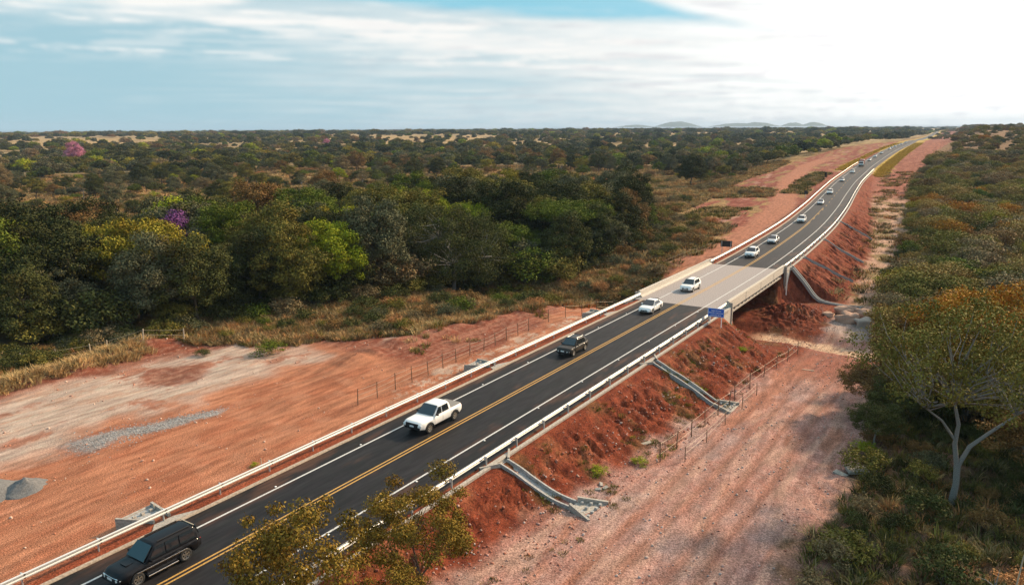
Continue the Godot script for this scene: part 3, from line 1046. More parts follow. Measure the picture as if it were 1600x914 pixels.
func build_drains() -> void:
	chute("concrete drain chute nearest the camera, beside the foreground trees on the red bank", 41.6, 7.0, 12.4, 0.4)
	chute("concrete drain chute ending at the wire fence, middle of the red bank", 69.4, 7.0, 13.6, -0.6)
	chute("concrete drain chute starting at the far end of the bridge", 131.0, 7.0, 16.6, -2.6, true, 0.36)
	chute("thin concrete chute, second beyond the bridge on the right bank", 142.5, 7.0, 14.5, 5.0, false, 0.3)
	chute("straight thin concrete chute, third beyond the bridge on the right bank", 168.0, 7.0, 14.5, 2.0, false, 0.3)
	chute("farthest thin concrete chute on the right bank, inside the bend", 202.0, 7.0, 14.0, 2.0, false, 0.3)
	left_drain("splayed concrete drain outlet behind the guardrail beside the black car", 24.0)
	left_drain("splayed concrete drain outlet behind the guardrail between white pickup and dark car", 60.0)
	left_drain("splayed concrete drain outlet behind the guardrail just before the bridge", 85.6)

# ---------------------------------------------------------------- fences and signs
func fence(label: String, pts: Array, height: float, wires: Array, m: Material, group: String, r := 0.045, lean := 0.05) -> void:
	var o := thing("wire_fence", label, "fence", Vector3.ZERO, 0.0, group)
	var st := st_new()
	tube(st, [Vector3(0, -0.35, 0), Vector3(0.015, height * 0.5, 0.01), Vector3(0, height, 0)], [r, r * 0.95, r * 0.85], 7)
	var top := Vector3(0, height, 0)
	for k in 7: tri(st, top + Vector3(cos(TAU * k / 7.0), 0, sin(TAU * k / 7.0)) * r * 0.85, top + Vector3(cos(TAU * (k + 1) / 7.0), 0, sin(TAU * (k + 1) / 7.0)) * r * 0.85, top + Vector3(0, 0.01, 0))
	var pm := done(st)
	var tops := []
	for p in pts:
		var b := Basis.from_euler(Vector3(rng.randf_range(-lean, lean), rng.randf() * TAU, rng.randf_range(-lean, lean)))
		var s := rng.randf_range(0.92, 1.08)
		part(o, "post", pm, m, p, b.scaled(Vector3(1, s, 1)))
		tops.append([p, b * Vector3(0, s, 0)])
	for h in wires:
		st = st_new()
		var line := []
		var rad := []
		for i in tops.size():
			line.append(tops[i][0] + tops[i][1] * h * height)
			rad.append(0.011)
			if i + 1 < tops.size():
				line.append((tops[i][0] + tops[i][1] * h * height + tops[i + 1][0] + tops[i + 1][1] * h * height) / 2.0 - Vector3(0, 0.03, 0))
				rad.append(0.011)
		tube(st, line, rad, 4)
		part(o, "wire", done(st), M.wire)

func build_fences() -> void:
	var pts := []
	var v := 46.0
	while v < 78.0:
		pts.append(gp(-11.3 - 0.02 * (v - 50) + rng.randf_range(-0.12, 0.12), v))
		v += 2.5
	fence("wire fence with thin wooden posts beside the cleared strip left of the road", pts, 1.55, [0.35, 0.62, 0.9], M.wood, "wire fences")
	pts = []
	for q in [[-12.2, 81.5], [-11.6, 84.9], [-10.9, 88.2], [-9.6, 89.9], [-9.0, 94.0]]: pts.append(gp(q[0], q[1]))
	fence("short stretch of wooden posts on red dirt just before the bridge", pts, 1.7, [0.5, 0.9], M.wood, "wire fences")
	pts = []
	for q in [[-16.0, 131.0], [-15.2, 134.5], [-14.6, 138.0], [-14.0, 141.5], [-13.5, 145], [-13.2, 149], [-12.9, 153]]: pts.append(gp(q[0], q[1]))
	fence("small dark fence on the left bank beyond the bridge", pts, 1.5, [0.4, 0.85], M.wood, "wire fences")
	pts = []
	for q in [[-49.8, 36.3], [-47.6, 38.7], [-46.5, 41.8], [-45.4, 43.1], [-44.0, 46.4], [-42.0, 50.0]]: pts.append(gp(q[0], q[1]))
	fence("row of pale posts in the undergrowth along the edge of the wood", pts, 1.45, [0.5, 0.88], M.pale_wood, "wire fences", 0.075)
	pts = []
	v = 52.6
	while v < 70.0:
		pts.append(gp(14.4 + 0.02 * (v - 52), v))
		v += 3.4
	fence("wire fence at the foot of the red bank, stretch nearest the camera", pts, 1.6, [0.4, 0.9], M.wood, "wire fences", 0.05)
	pts = []
	v = 71.4
	while v < 98.0:
		pts.append(gp(14.7 + 0.025 * (v - 71), v))
		v += 5.0
	fence("wire fence at the foot of the red bank, stretch running to the stream track", pts, 1.6, [0.4, 0.9], M.wood, "wire fences", 0.05)
	pts = []
	v = 53.8
	while v < 76.0:
		pts.append(gp(16.0, v))
		v += 5.2
	fence("second, lower wire line beside the pebbly track", pts, 1.25, [0.55, 0.9], M.wood, "wire fences", 0.04)

func text_mesh(s: String, h: float) -> TextMesh:
	var f := SystemFont.new()
	f.font_names = PackedStringArray(["Droid Sans"])
	f.font_weight = 700
	var t := TextMesh.new()
	t.font = f
	t.text = s
	t.font_size = 48
	t.pixel_size = h / 48.0
	t.depth = 0.004
	return t

func build_signs() -> void:
	var base := gp(7.35, 88.0, 0.0)
	var s := thing("road_sign", "blue rectangular road sign with three lines of white text before the bridge", "sign", base, 0.0)
	s.rotation.y = deg_to_rad(3.0)
	for x in [-0.72, 0.62]:
		var h := 2.55
		part(s, "post", box_mesh(0.09, h, 0.09), M.white_paint, Vector3(x, -0.5, -0.06))
	var bz := Vector3(-0.05, 0.95, 0.0)
	part(s, "rim", box_mesh(1.98, 1.08, 0.02), M.white_paint, bz)
	part(s, "panel", box_mesh(1.88, 0.98, 0.024), M.blue_sign, bz + Vector3(0, 0.05, 0.004))
	var rows := [["Lagoa Grande", 0.72], ["Ribeirão Cabeceiras", 0.45], ["extensão 30 m", 0.18]]
	for r in rows:
		part(s, "lettering", text_mesh(r[0], 0.185), M.white_paint, bz + Vector3(0, 0.05 + r[1], 0.022))
	# backs of signs that face the other way
	var p := gp(-8.3, 145.8)
	s = thing("sign_back", "dark back of a wide road sign on the left beyond the bridge", "sign", p, deg_to_rad(14))
	for x in [-0.75, 0.75]: part(s, "post", box_mesh(0.12, 2.5, 0.12), M.post_steel, Vector3(x, -0.4, 0))
	part(s, "panel", box_mesh(2.15, 1.15, 0.03), M.black, Vector3(0, 1.1, 0.08))
	for x in [-0.85, 0.85]: part(s, "brace", box_mesh(0.1, 1.1, 0.05), M.post_steel, Vector3(x, 1.12, 0.12))
	p = at(-21.5, 276)
	s = thing("sign_back", "small dark sign back on a post, left of the bend", "sign", p)
	part(s, "post", box_mesh(0.12, 2.4, 0.12), M.post_steel, Vector3(0, -0.2, 0))
	part(s, "panel", box_mesh(1.15, 1.2, 0.03), M.black, Vector3(0, 1.4, 0.08))
	p = at(-31.8, 366)
	s = thing("sign_back", "tall narrow dark sign back left of the road, farther up the bend", "sign", p)
	part(s, "post", box_mesh(0.12, 2.6, 0.12), M.post_steel, Vector3(0, -0.2, 0))
	part(s, "panel", box_mesh(0.95, 2.2, 0.03), M.paint_dark, Vector3(0, 0.6, 0.08))

# ---------------------------------------------------------------- vehicles (local: +z forward, y up)
var wheel_cache := {}

func wheel_meshes(r: float, w: float) -> Array:
	var key := "%.3f_%.3f" % [r, w]
	if wheel_cache.has(key): return wheel_cache[key]
	var n := 24
	var prof := [Vector2(r * 0.62, -w / 2 * 0.9), Vector2(r * 0.80, -w / 2), Vector2(r * 0.95, -w / 2 * 0.85), Vector2(r, -w / 2 * 0.5), Vector2(r, w / 2 * 0.5), Vector2(r * 0.95, w / 2 * 0.85), Vector2(r * 0.80, w / 2), Vector2(r * 0.62, w / 2 * 0.9)]
	var st := st_new()
	for i in n:
		var a := TAU * i / n
		var b := TAU * (i + 1) / n
		for k in prof.size() - 1:
			var p: Vector2 = prof[k]
			var q: Vector2 = prof[k + 1]
			quad(st, Vector3(p.y, p.x * cos(a), p.x * sin(a)), Vector3(q.y, q.x * cos(a), q.x * sin(a)), Vector3(q.y, q.x * cos(b), q.x * sin(b)), Vector3(p.y, p.x * cos(b), p.x * sin(b)))
	var tyre := done(st, true)
	st = st_new()
	# rim: dished barrel, five double spokes and hub, facing +x
	for i in n:
		var a := TAU * i / n
		var b := TAU * (i + 1) / n
		var pr := [Vector2(r * 0.63, w * 0.47), Vector2(r * 0.56, w * 0.44), Vector2(r * 0.54, w * 0.12)]
		for k in 2:
			quad(st, Vector3(pr[k].y, pr[k].x * cos(b), pr[k].x * sin(b)), Vector3(pr[k].y, pr[k].x * cos(a), pr[k].x * sin(a)), Vector3(pr[k + 1].y, pr[k + 1].x * cos(a), pr[k + 1].x * sin(a)), Vector3(pr[k + 1].y, pr[k + 1].x * cos(b), pr[k + 1].x * sin(b)))
	for k in 6:
		var bs := Basis(Vector3.RIGHT, TAU * k / 6.0)
		boxm(st, bs * Vector3(w * 0.40, r * 0.32, 0), Vector3(w * 0.10, r * 0.5, r * 0.15), bs)
	tube(st, [Vector3(w * 0.1, 0, 0), Vector3(w * 0.46, 0, 0)], [r * 0.14, r * 0.12], 10)
	var rim := done(st)
	st = st_new()
	for i in n:
		var a := TAU * i / n
		var b := TAU * (i + 1) / n
		tri(st, Vector3(w * 0.10, 0, 0), Vector3(w * 0.10, r * 0.55 * cos(a), r * 0.55 * sin(a)), Vector3(w * 0.10, r * 0.55 * cos(b), r * 0.55 * sin(b)))
	var disc := done(st)
	wheel_cache[key] = [tyre, rim, disc]
	return wheel_cache[key]

func body_shell(s: Dictionary) -> ArrayMesh:
	var L: float = s.L
	var hw: float = s.W / 2.0
	var zs := []
	var z := -L / 2
	while z < L / 2 - 0.001:
		zs.append(z)
		z += 0.06
	zs.append(L / 2)
	var rings := []
	for q in zs:
		var top: float = table(s.top, q)
		var bot: float = s.sill
		var fr: float = L / 2 - q
		var re: float = q + L / 2
		bot += 0.10 * ss(0.5, 0.0, fr) + 0.10 * ss(0.5, 0.0, re)
		for wz in s.wheels:
			var d: float = absf(q - wz)
			var ar: float = s.R * 1.22
			if d < ar: bot = maxf(bot, s.R + sqrt(ar * ar - d * d) * 0.93)
		bot = minf(bot, top - 0.18)
		var e := 1.0
		e -= s.get("nose", 0.16) * pow(ss(0.55, 0.0, fr), 1.6) + 0.11 * pow(ss(0.4, 0.0, re), 1.6)
		var h := hw * e
		var drop: float = s.get("dip", 0.10) * ss(0.25, 0.0, fr) + 0.05 * ss(0.15, 0.0, re)
		var t := top - drop
		var waist := lerpf(bot, t, 0.55)
		var half := [Vector2(0, t + 0.025), Vector2(h * 0.55, t + 0.018), Vector2(h * 0.82, t - 0.005), Vector2(h * 0.93, t - 0.05), Vector2(h * 0.985, t - 0.13), Vector2(h, maxf(waist, bot + 0.09)), Vector2(h * 0.985, bot + 0.07), Vector2(h * 0.95, bot), Vector2(h * 0.6, bot + 0.005), Vector2(0, bot + 0.005)]
		var ring := []
		for p in half: ring.append(Vector3(p.x, p.y, q))
		for k in range(half.size() - 2, 0, -1): ring.append(Vector3(-half[k].x, half[k].y, q))
		rings.append(ring)
	var st := st_new()
	var n: int = rings[0].size()
	for i in rings.size() - 1:
		for k in n:
			var k2 := (k + 1) % n
			quad(st, rings[i][k], rings[i][k2], rings[i + 1][k2], rings[i + 1][k])
	for k in range(1, n - 1):
		tri(st, rings[0][0], rings[0][k + 1], rings[0][k])
		tri(st, rings[-1][0], rings[-1][k], rings[-1][k + 1])
	return done(st, true)

func cabin_shell(s: Dictionary) -> ArrayMesh:
	# s.cab = [rear base z, rear roof z, front roof z, windscreen base z]
	var a: Array = s.cab
	var n := 26
	var rings := []
	for i in n + 1:
		var z: float = lerpf(a[0], a[3], float(i) / n)
		var belt: float = table(s.top, z) - 0.04
		var f := 1.0
		if z < a[1]: f = sin(clampf((z - a[0]) / (a[1] - a[0]), 0, 1) * PI / 2 * 0.98)
		elif z > a[2]:
			f = (a[3] - z) / (a[3] - a[2])
			f = f * (1.0 + 0.10 * (1.0 - f))
		var y: float = lerpf(belt, s.H - 0.03 * pow((z - (a[1] + a[2]) / 2) / maxf(a[2] - a[1], 0.2), 2) * 2.0, clampf(f, 0.0, 1.0))
		var wb: float = s.W / 2 * 0.93
		var wr: float = lerpf(wb, s.W / 2 * s.get("tumble", 0.74), clampf((y - belt) / (s.H - belt), 0, 1))
		var half := [Vector2(0, y + 0.02), Vector2(wr * 0.6, y + 0.012), Vector2(wr * 0.92, y - 0.03), Vector2(wr, minf(y - 0.02, lerpf(belt, y, 0.9))), Vector2(wb, belt)]
		var ring := []
		for p in half: ring.append(Vector3(p.x, p.y, z))
		for k in range(half.size() - 1, 0, -1): ring.append(Vector3(-half[k].x, half[k].y, z))
		rings.append(ring)
	var st := st_new()
	var m: int = rings[0].size()
	for i in rings.size() - 1:
		for k in m - 1:
			if k == 4: continue
			quad(st, rings[i][k], rings[i][k + 1], rings[i + 1][k + 1], rings[i + 1][k])
		quad(st, rings[i][m - 1], rings[i][0], rings[i + 1][0], rings[i + 1][m - 1])
	return done(st, true)

func pane(corners: Array, out: Vector3, thick := 0.012) -> ArrayMesh:
	var st := st_new()
	var q := corners.duplicate()
	var n: Vector3 = (q[1] - q[0]).cross(q[2] - q[0]).normalized()
	if n.dot(out) < 0:
		q.reverse()
		n = -n
	var f := []
	for p in q: f.append(p + n * thick)
	quad(st, f[0], f[1], f[2], f[3])
	for k in 4: quad(st, q[k], q[(k + 1) % 4], f[(k + 1) % 4], f[k])
	return done(st)

func vehicle(called: String, s: Dictionary, paint: Material, detail := true) -> Node3D:
	var o := thing(called, "car", "car")
	var L: float = s.L
	var W: float = s.W
	var body := part(o, "body", body_shell(s), paint)
	var cab := part(o, "cabin", cabin_shell(s), s.get("roof_paint", paint))
	var a: Array = s.cab
	var tb: float = s.get("tumble", 0.74)
	var wb := W / 2 * 0.93
	var wr := W / 2 * tb
	var bf: float = table(s.top, a[3]) - 0.02
	var bm: float = table(s.top, (a[0] + a[3]) / 2) - 0.04
	var H: float = s.H
	# windscreen and rear window follow the slopes of the cabin
	var dz: float = a[3] - a[2]
	part(cab, "windscreen", pane([Vector3(-wb * 0.90, lerpf(bf, H, 0.10), a[3] - dz * 0.06), Vector3(wb * 0.90, lerpf(bf, H, 0.10), a[3] - dz * 0.06), Vector3(wr * 0.90, lerpf(bf, H, 0.93), a[2] + dz * 0.10), Vector3(-wr * 0.90, lerpf(bf, H, 0.93), a[2] + dz * 0.10)], Vector3(0, 1, 1), 0.045), M.glass)
	var rz: float = a[1] - a[0]
	part(cab, "rear_window", pane([Vector3(-wb * 0.86, lerpf(bm, H, 0.30), a[0] + rz * 0.12), Vector3(wb * 0.86, lerpf(bm, H, 0.30), a[0] + rz * 0.12), Vector3(wr * 0.86, lerpf(bm, H, 0.9), a[0] + rz * 0.55), Vector3(-wr * 0.86, lerpf(bm, H, 0.9), a[0] + rz * 0.55)], Vector3(0, 0.4, -1), 0.05), M.glass)
	for sd in [-1, 1]:
		for w in s.panes:   # [z rear low, z front low, z front high, z rear high]
			var lo := 0.13
			var hi := 0.84
			var P := func(z, t):
				var x: float = lerpf(wb, wr, t) * 1.0
				return Vector3(sd * x, lerpf(bm, H, t), z)
			part(cab, "side_window", pane([P.call(w[0], lo), P.call(w[1], lo), P.call(w[2], hi), P.call(w[3], hi)], Vector3(sd, 0.3, 0), 0.018), M.glass)
	# dark underbody closing the arches
	part(o, "underbody", box_mesh(W * 0.78, 0.34, L * 0.90), M.black, Vector3(0, s.sill + 0.02, 0))
	var wm := wheel_meshes(s.R, s.get("tyre", 0.24))
	for wz in s.wheels:
		for sd in [-1, 1]:
			var wh := part(o, "wheel", wm[2], M.black, Vector3(sd * (W / 2 - 0.115), s.R, wz), Basis(Vector3.UP, 0.0 if sd > 0 else PI))
			part(wh, "tyre", wm[0], M.rubber)
			part(wh, "rim", wm[1], M.rim)
	# face
	var fz := L / 2
	var hood: float = table(s.top, fz - 0.05)
	for sd in [-1, 1]:
		part(o, "headlight", box_mesh(W * 0.17, 0.15, 0.24), M.lamp, Vector3(sd * W * s.get("lamp_x", 0.325), hood - 0.30, fz - s.get("lamp_in", 0.125)), Basis(Vector3.UP, sd * 0.42))
		part(o, "tail_light", box_mesh(0.13, s.get("tail", 0.28), 0.14), M.red_lamp, Vector3(sd * W * 0.395, table(s.top, -fz + 0.05) - s.get("tail", 0.28) - 0.10, -fz + 0.06))
	part(o, "grille", box_mesh(W * 0.48, 0.20, 0.06), M.black, Vector3(0, hood - 0.34, fz - 0.01))
	part(o, "front_bumper", box_mesh(W * 0.82, 0.20, 0.26), s.get("bumper", paint), Vector3(0, s.sill + 0.06, fz - 0.10))
	if detail:
		part(o, "air_intake", box_mesh(W * 0.5, 0.11, 0.05), M.black, Vector3(0, s.sill + 0.10, fz + 0.015))
		part(o, "number_plate", box_mesh(0.40, 0.13, 0.012), M.plate, Vector3(0, s.sill + 0.24, fz + 0.045))
		part(o, "badge", box_mesh(0.16, 0.06, 0.02), M.chrome, Vector3(0, hood - 0.25, fz + 0.03))
		for sd in [-1, 1]:
			part(o, "mirror", box_mesh(0.22, 0.15, 0.10), s.get("mirror", paint), Vector3(sd * (W / 2 + 0.06), bf + 0.04, a[3] - dz * 0.42))
			for hz in s.get("handles", []): part(o, "door_handle", box_mesh(0.03, 0.035, 0.18), s.get("handle", M.black), Vector3(sd * (W / 2 - 0.004), bm - 0.16, hz))
			for gz in s.get("gaps", []): part(o, "door_gap", box_mesh(0.012, bm - s.sill - 0.30, 0.014), M.black, Vector3(sd * (W / 2 - 0.002), s.sill + 0.16, gz))
			if s.has("step"): part(o, "side_step", box_mesh(0.16, 0.07, s.step), M.chrome, Vector3(sd * (W / 2 + 0.02), s.sill - 0.07, 0.05))
			if s.has("rail"): part(o, "roof_rail", box_mesh(0.04, 0.06, s.rail), s.get("rail_paint", M.black), Vector3(sd * wr * 0.80, H - 0.0, (a[1] + a[2]) / 2))
		part(o, "rear_bumper", box_mesh(W * 0.86, 0.2, 0.24), s.get("rear_bumper", paint), Vector3(0, s.sill + 0.10, -fz + 0.10))
	return o

func place(o: Node3D, v: float, c: float, label: String, cat := "car") -> void:
	var d := rp(v - 2, 0) - rp(v + 2, 0)
	o.position = rp(v, c, 0.004)
	o.rotation.y = atan2(d.x, d.z)
	o.rotation.x = -atan2(d.y, Vector2(d.x, d.z).length())
	tag(o, label, cat, "vehicles driving towards the camera")

func build_traffic() -> void:
	# black estate: long-roofed off-roader with chrome steps
	var s := {L = 4.75, W = 1.80, H = 1.72, R = 0.37, sill = 0.36, wheels = [-1.33, 1.42], top = [[-2.4, 1.02], [0.75, 1.02], [1.0, 1.03], [2.0, 0.96], [2.38, 0.86]],
		cab = [-2.30, -2.10, 0.28, 1.02], tumble = 0.76, panes = [[-2.05, -1.12, -1.12, -1.95], [-1.03, -0.30, -0.30, -1.03], [-0.22, 0.72, 0.26, -0.22]], step = 1.75, rail = 1.9, handles = [-0.9, 0.0], gaps = [-1.05, -0.24, 0.72], tail = 0.42, bumper = M.paint_black}
	var o := vehicle("black_car", s, M.paint_black)
	part(o, "hood_scoop", box_mesh(0.5, 0.07, 0.42), M.paint_black, Vector3(0, 0.985, 1.45))
	part(o, "grille_bar", box_mesh(1.25, 0.06, 0.05), M.chrome, Vector3(0, 0.72, 2.365))
	part(o, "roof_edge_trim", box_mesh(1.2, 0.05, 0.05), M.pale_wood, Vector3(0, 1.70, -2.12))
	for sd in [-1, 1]: part(o, "side_moulding", box_mesh(0.03, 0.06, 2.9), M.chrome, Vector3(sd * 0.905, 0.70, 0.0))
	place(o, 20.6, -1.75, "black long-roofed car with chrome side steps in the bottom left corner")
	# white pickup
	s = {lamp_x = 0.385, lamp_in = 0.09, nose = 0.07, dip = 0.05, L = 5.30, W = 1.86, H = 1.80, R = 0.39, sill = 0.46, wheels = [-1.60, 1.62], top = [[-2.65, 1.14], [-0.95, 1.14], [0.9, 1.12], [1.05, 1.14], [2.2, 1.11], [2.5, 1.08], [2.65, 1.02]],
		cab = [-1.16, -0.98, 0.22, 1.10], tumble = 0.78, panes = [[-0.90, -0.08, -0.10, -0.84], [0.02, 0.84, 0.30, 0.0]], handles = [-0.75, 0.2], gaps = [-1.12, -0.04, 0.98], tail = 0.40, bumper = M.black, mirror = M.black, rear_bumper = M.black, handle = M.paint_white}
	o = vehicle("pickup_truck", s, M.paint_white)
	part(o, "bed_cover", box_mesh(1.56, 0.05, 1.36), M.cover, Vector3(0, 1.145, -1.90))
	for wz in s.wheels:
		for sd in [-1, 1]:
			var st := st_new()
			var arc := []
			for k in 11:
				var t := PI * k / 10.0
				arc.append(Vector3(sd * 0.93, s.R + sin(t) * s.R * 1.18, wz + cos(t) * s.R * 1.27))
			tube(st, arc, [0.055, 0.055, 0.055, 0.055, 0.055, 0.055, 0.055, 0.055, 0.055, 0.055, 0.055], 6)
			part(o, "wheel_arch_trim", done(st, true), M.black)
	part(o, "lower_grille", box_mesh(1.22, 0.40, 0.10), M.black, Vector3(0, 0.60, 2.63))
	place(o, 44.6, -1.62, "white double-cab pickup truck with grey bed cover on the dark asphalt", "pickup")
	# dark compact crossover with pale roof
	s = {L = 4.25, W = 1.77, H = 1.57, R = 0.34, sill = 0.34, wheels = [-1.28, 1.28], top = [[-2.1, 0.98], [0.7, 0.95], [1.0, 0.97], [1.8, 0.90], [2.1, 0.80]],
		cab = [-2.0, -1.35, 0.05, 0.98], tumble = 0.73, panes = [[-1.42, -0.62, -0.62, -1.28], [-0.54, 0.62, 0.10, -0.54]], rail = 1.5, rail_paint = M.paint_silver, handles = [-0.7, 0.2], gaps = [-0.58, 0.62], bumper = M.black}
	o = vehicle("crossover_car", s, M.paint_dark)
	place(o, 68.0, -1.60, "dark compact car with silver roof rails, between white pickup and the bridge")
	# white saloon
	var sal := {L = 4.45, W = 1.75, H = 1.47, R = 0.32, sill = 0.27, wheels = [-1.28, 1.34], top = [[-2.2, 0.95], [-1.6, 0.98], [0.6, 0.90], [1.0, 0.92], [1.9, 0.80], [2.2, 0.70]],
		cab = [-1.85, -0.95, 0.0, 1.08], tumble = 0.70, panes = [[-1.35, -0.45, -0.45, -1.0], [-0.37, 0.72, 0.08, -0.37]], handles = [-0.6, 0.25], gaps = [-0.41, 0.72]}
	o = vehicle("saloon_car", sal, M.paint_white)
	place(o, 89.6, -1.72, "white rounded saloon car on the asphalt just before the bridge")
	# white sport utility
	var suv := {L = 4.50, W = 1.83, H = 1.66, R = 0.35, sill = 0.34, wheels = [-1.33, 1.35], top = [[-2.25, 1.04], [0.8, 1.00], [1.1, 1.02], [1.95, 0.96], [2.23, 0.84]],
		cab = [-2.15, -1.6, 0.15, 1.08], tumble = 0.74, panes = [[-1.55, -0.68, -0.68, -1.45], [-0.6, 0.72, 0.20, -0.6]], rail = 1.7, handles = [-0.75, 0.2], gaps = [-0.64, 0.72]}
	var sv := vehicle("utility_car", suv, M.paint_white)
	place(sv, 104.6, -1.75, "white tall car driving on the pale bridge deck")
	o = copy_of(sv, "")
	place(o, 138.8, -1.72, "white tall car just past the bridge, beside the black sign back")
	# more of the queue beyond the bridge
	var silver := vehicle("silver_car", sal, M.paint_silver)
	place(silver, 158.0, -1.75, "silver car, second beyond the bridge in the queue")
	var queue := [[196.5, 0, "white car with dark bumper, third beyond the bridge"], [246.0, 1, "silver car, fourth beyond the bridge"], [285.5, 0, "white tall car, fifth beyond the bridge on the bend"], [346.0, 1, "silver car, sixth beyond the bridge on the bend"], [396.0, 0, "white car just in front of the red truck"]]
	for q in queue:
		o = copy_of(silver if q[1] else sv, "")
		place(o, q[0], -1.75, q[2])
	# box truck
	var t := thing("truck", "reddish truck in the distant queue of cars", "truck")
	part(t, "cab", box_mesh(2.3, 2.0, 1.9), M.paint_white, Vector3(0, 0.7, 2.6))
	part(t, "windscreen", box_mesh(2.0, 0.8, 0.06), M.glass, Vector3(0, 1.7, 3.56))
	part(t, "box", box_mesh(2.4, 2.5, 5.0), M.paint_red, Vector3(0, 0.95, -1.0))
	part(t, "chassis", box_mesh(1.2, 0.3, 7.0), M.black, Vector3(0, 0.62, 0))
	part(t, "bumper", box_mesh(2.25, 0.4, 0.2), M.black, Vector3(0, 0.45, 3.6))
	var wm := wheel_meshes(0.48, 0.28)
	for wz in [-2.2, 2.5]:
		for sd in [-1, 1]:
			var wh := part(t, "wheel", wm[2], M.black, Vector3(sd * 1.02, 0.48, wz), Basis(Vector3.UP, 0.0 if sd > 0 else PI))
			part(wh, "tyre", wm[0], M.rubber)
			part(wh, "rim", wm[1], M.rim)
	place(t, 446.0, -1.75, "reddish box truck in the distant queue of cars", "truck")
	var words := ["first", "second", "third", "fourth", "fifth", "sixth", "seventh", "eighth", "ninth", "tenth"]
	var far := [[492, 1], [528, 0], [572, 0], [640, 1], [662, 0], [700, 0], [752, 1], [790, 0], [862, 0], [884, 0]]
	for i in far.size():
		o = copy_of(silver if far[i][1] else sv, "")
		place(o, far[i][0], -1.75, "tiny pale car far up the road, %s behind the red truck" % words[i])
	for i in 2:
		o = copy_of(sv, "")
		place(o, 2150.0 + i * 60.0, -1.75, "%s pale speck of a car at the very end of the road" % ["nearer", "farther"][i])

# ---------------------------------------------------------------- plants
func leaf_mesh(clumps: Array, per: float, size: float, up := 0.25, thin := 0.5, jit := 0.35, sd := 1) -> ArrayMesh:
	# clumps: [centre, radius]; each leaf is a small folded diamond
	var r := RandomNumberGenerator.new()
	r.seed = sd
	var pos := PackedVector3Array()
	var nor := PackedVector3Array()
	var col := PackedColorArray()
	var idx := PackedInt32Array()
	for cl in clumps:
		var c: Vector3 = cl[0]
		var R: float = cl[1]
		var n := int(per * R * R)
		var tone := r.randf_range(0.62, 1.38)
		var warm := r.randf_range(-0.12, 0.16)
		for k in n:
			var d := Vector3(r.randfn(), r.randfn(), r.randfn()).normalized()
			d.y = d.y * 0.9 + up * r.randf()
			var rad := R * pow(r.randf(), 0.38) * (1.0 + 0.12 * r.randfn())
			var p := c + Vector3(d.x, d.y * 0.72, d.z) * rad
			var nn := (d * 0.75 + Vector3(r.randfn(), r.randfn() + 0.5, r.randfn()) * 0.6).normalized()
			var t := nn.cross(Vector3(r.randfn(), r.randfn() * 0.6, r.randfn())).normalized()
			var b := nn.cross(t)
			var s := size * r.randf_range(0.65, 1.3)
			var i0 := pos.size()
			pos.append(p - t * s * 0.5)
			pos.append(p + b * s * thin * 0.5 + nn * s * 0.10)
			pos.append(p + t * s * 0.5)
			pos.append(p - b * s * thin * 0.5 + nn * s * 0.10)
			for q in 4: nor.append(nn)
			var f := tone * r.randf_range(1.0 - jit, 1.0 + jit)
			var cc := Color(f * (1.0 + warm + r.randf_range(-0.06, 0.14)), f, f * (1.0 - warm * 0.5))
			for q in 4: col.append(cc)
			idx.append_array(PackedInt32Array([i0, i0 + 1, i0 + 2, i0, i0 + 2, i0 + 3]))
	var arr := []
	arr.resize(Mesh.ARRAY_MAX)
	arr[Mesh.ARRAY_VERTEX] = pos
	arr[Mesh.ARRAY_NORMAL] = nor
	arr[Mesh.ARRAY_COLOR] = col
	arr[Mesh.ARRAY_INDEX] = idx
	var am := ArrayMesh.new()
	am.add_surface_from_arrays(Mesh.PRIMITIVE_TRIANGLES, arr)
	return am

func crown_clumps(sd: int, rx: float, ry: float, yc: float, n: int, rc: float, flat := 0.0) -> Array:
	var r := RandomNumberGenerator.new()
	r.seed = sd
	var out := []
	# a few lobes make the outline uneven
	var lobes := []
	for k in 5: lobes.append([r.randf() * TAU, r.randf_range(-0.3, 0.9), r.randf_range(0.75, 1.15)])
	for i in n:
		var t := (i + 0.5) / n
		var y := 1.0 - t * 1.55
		var a := i * 2.39996 + r.randf() * 0.7
		var h := sqrt(maxf(0.0, 1.0 - y * y))
		var k := r.randf_range(0.58, 1.06)
		var lo: Array = lobes[int(r.randi() % 5)]
		k *= lerpf(1.0, lo[2], clampf(cos(a - lo[0]), 0, 1))
		var yy := y * (1.0 - flat * 0.6)
		out.append([Vector3(cos(a) * h * rx * k, yc + yy * ry * k, sin(a) * h * rx * k), rc * r.randf_range(0.55, 1.4)])
	for i in n / 5:
		out.append([Vector3(r.randfn() * rx * 0.3, yc + r.randfn() * ry * 0.25, r.randfn() * rx * 0.3), rc * 1.1])
	return out

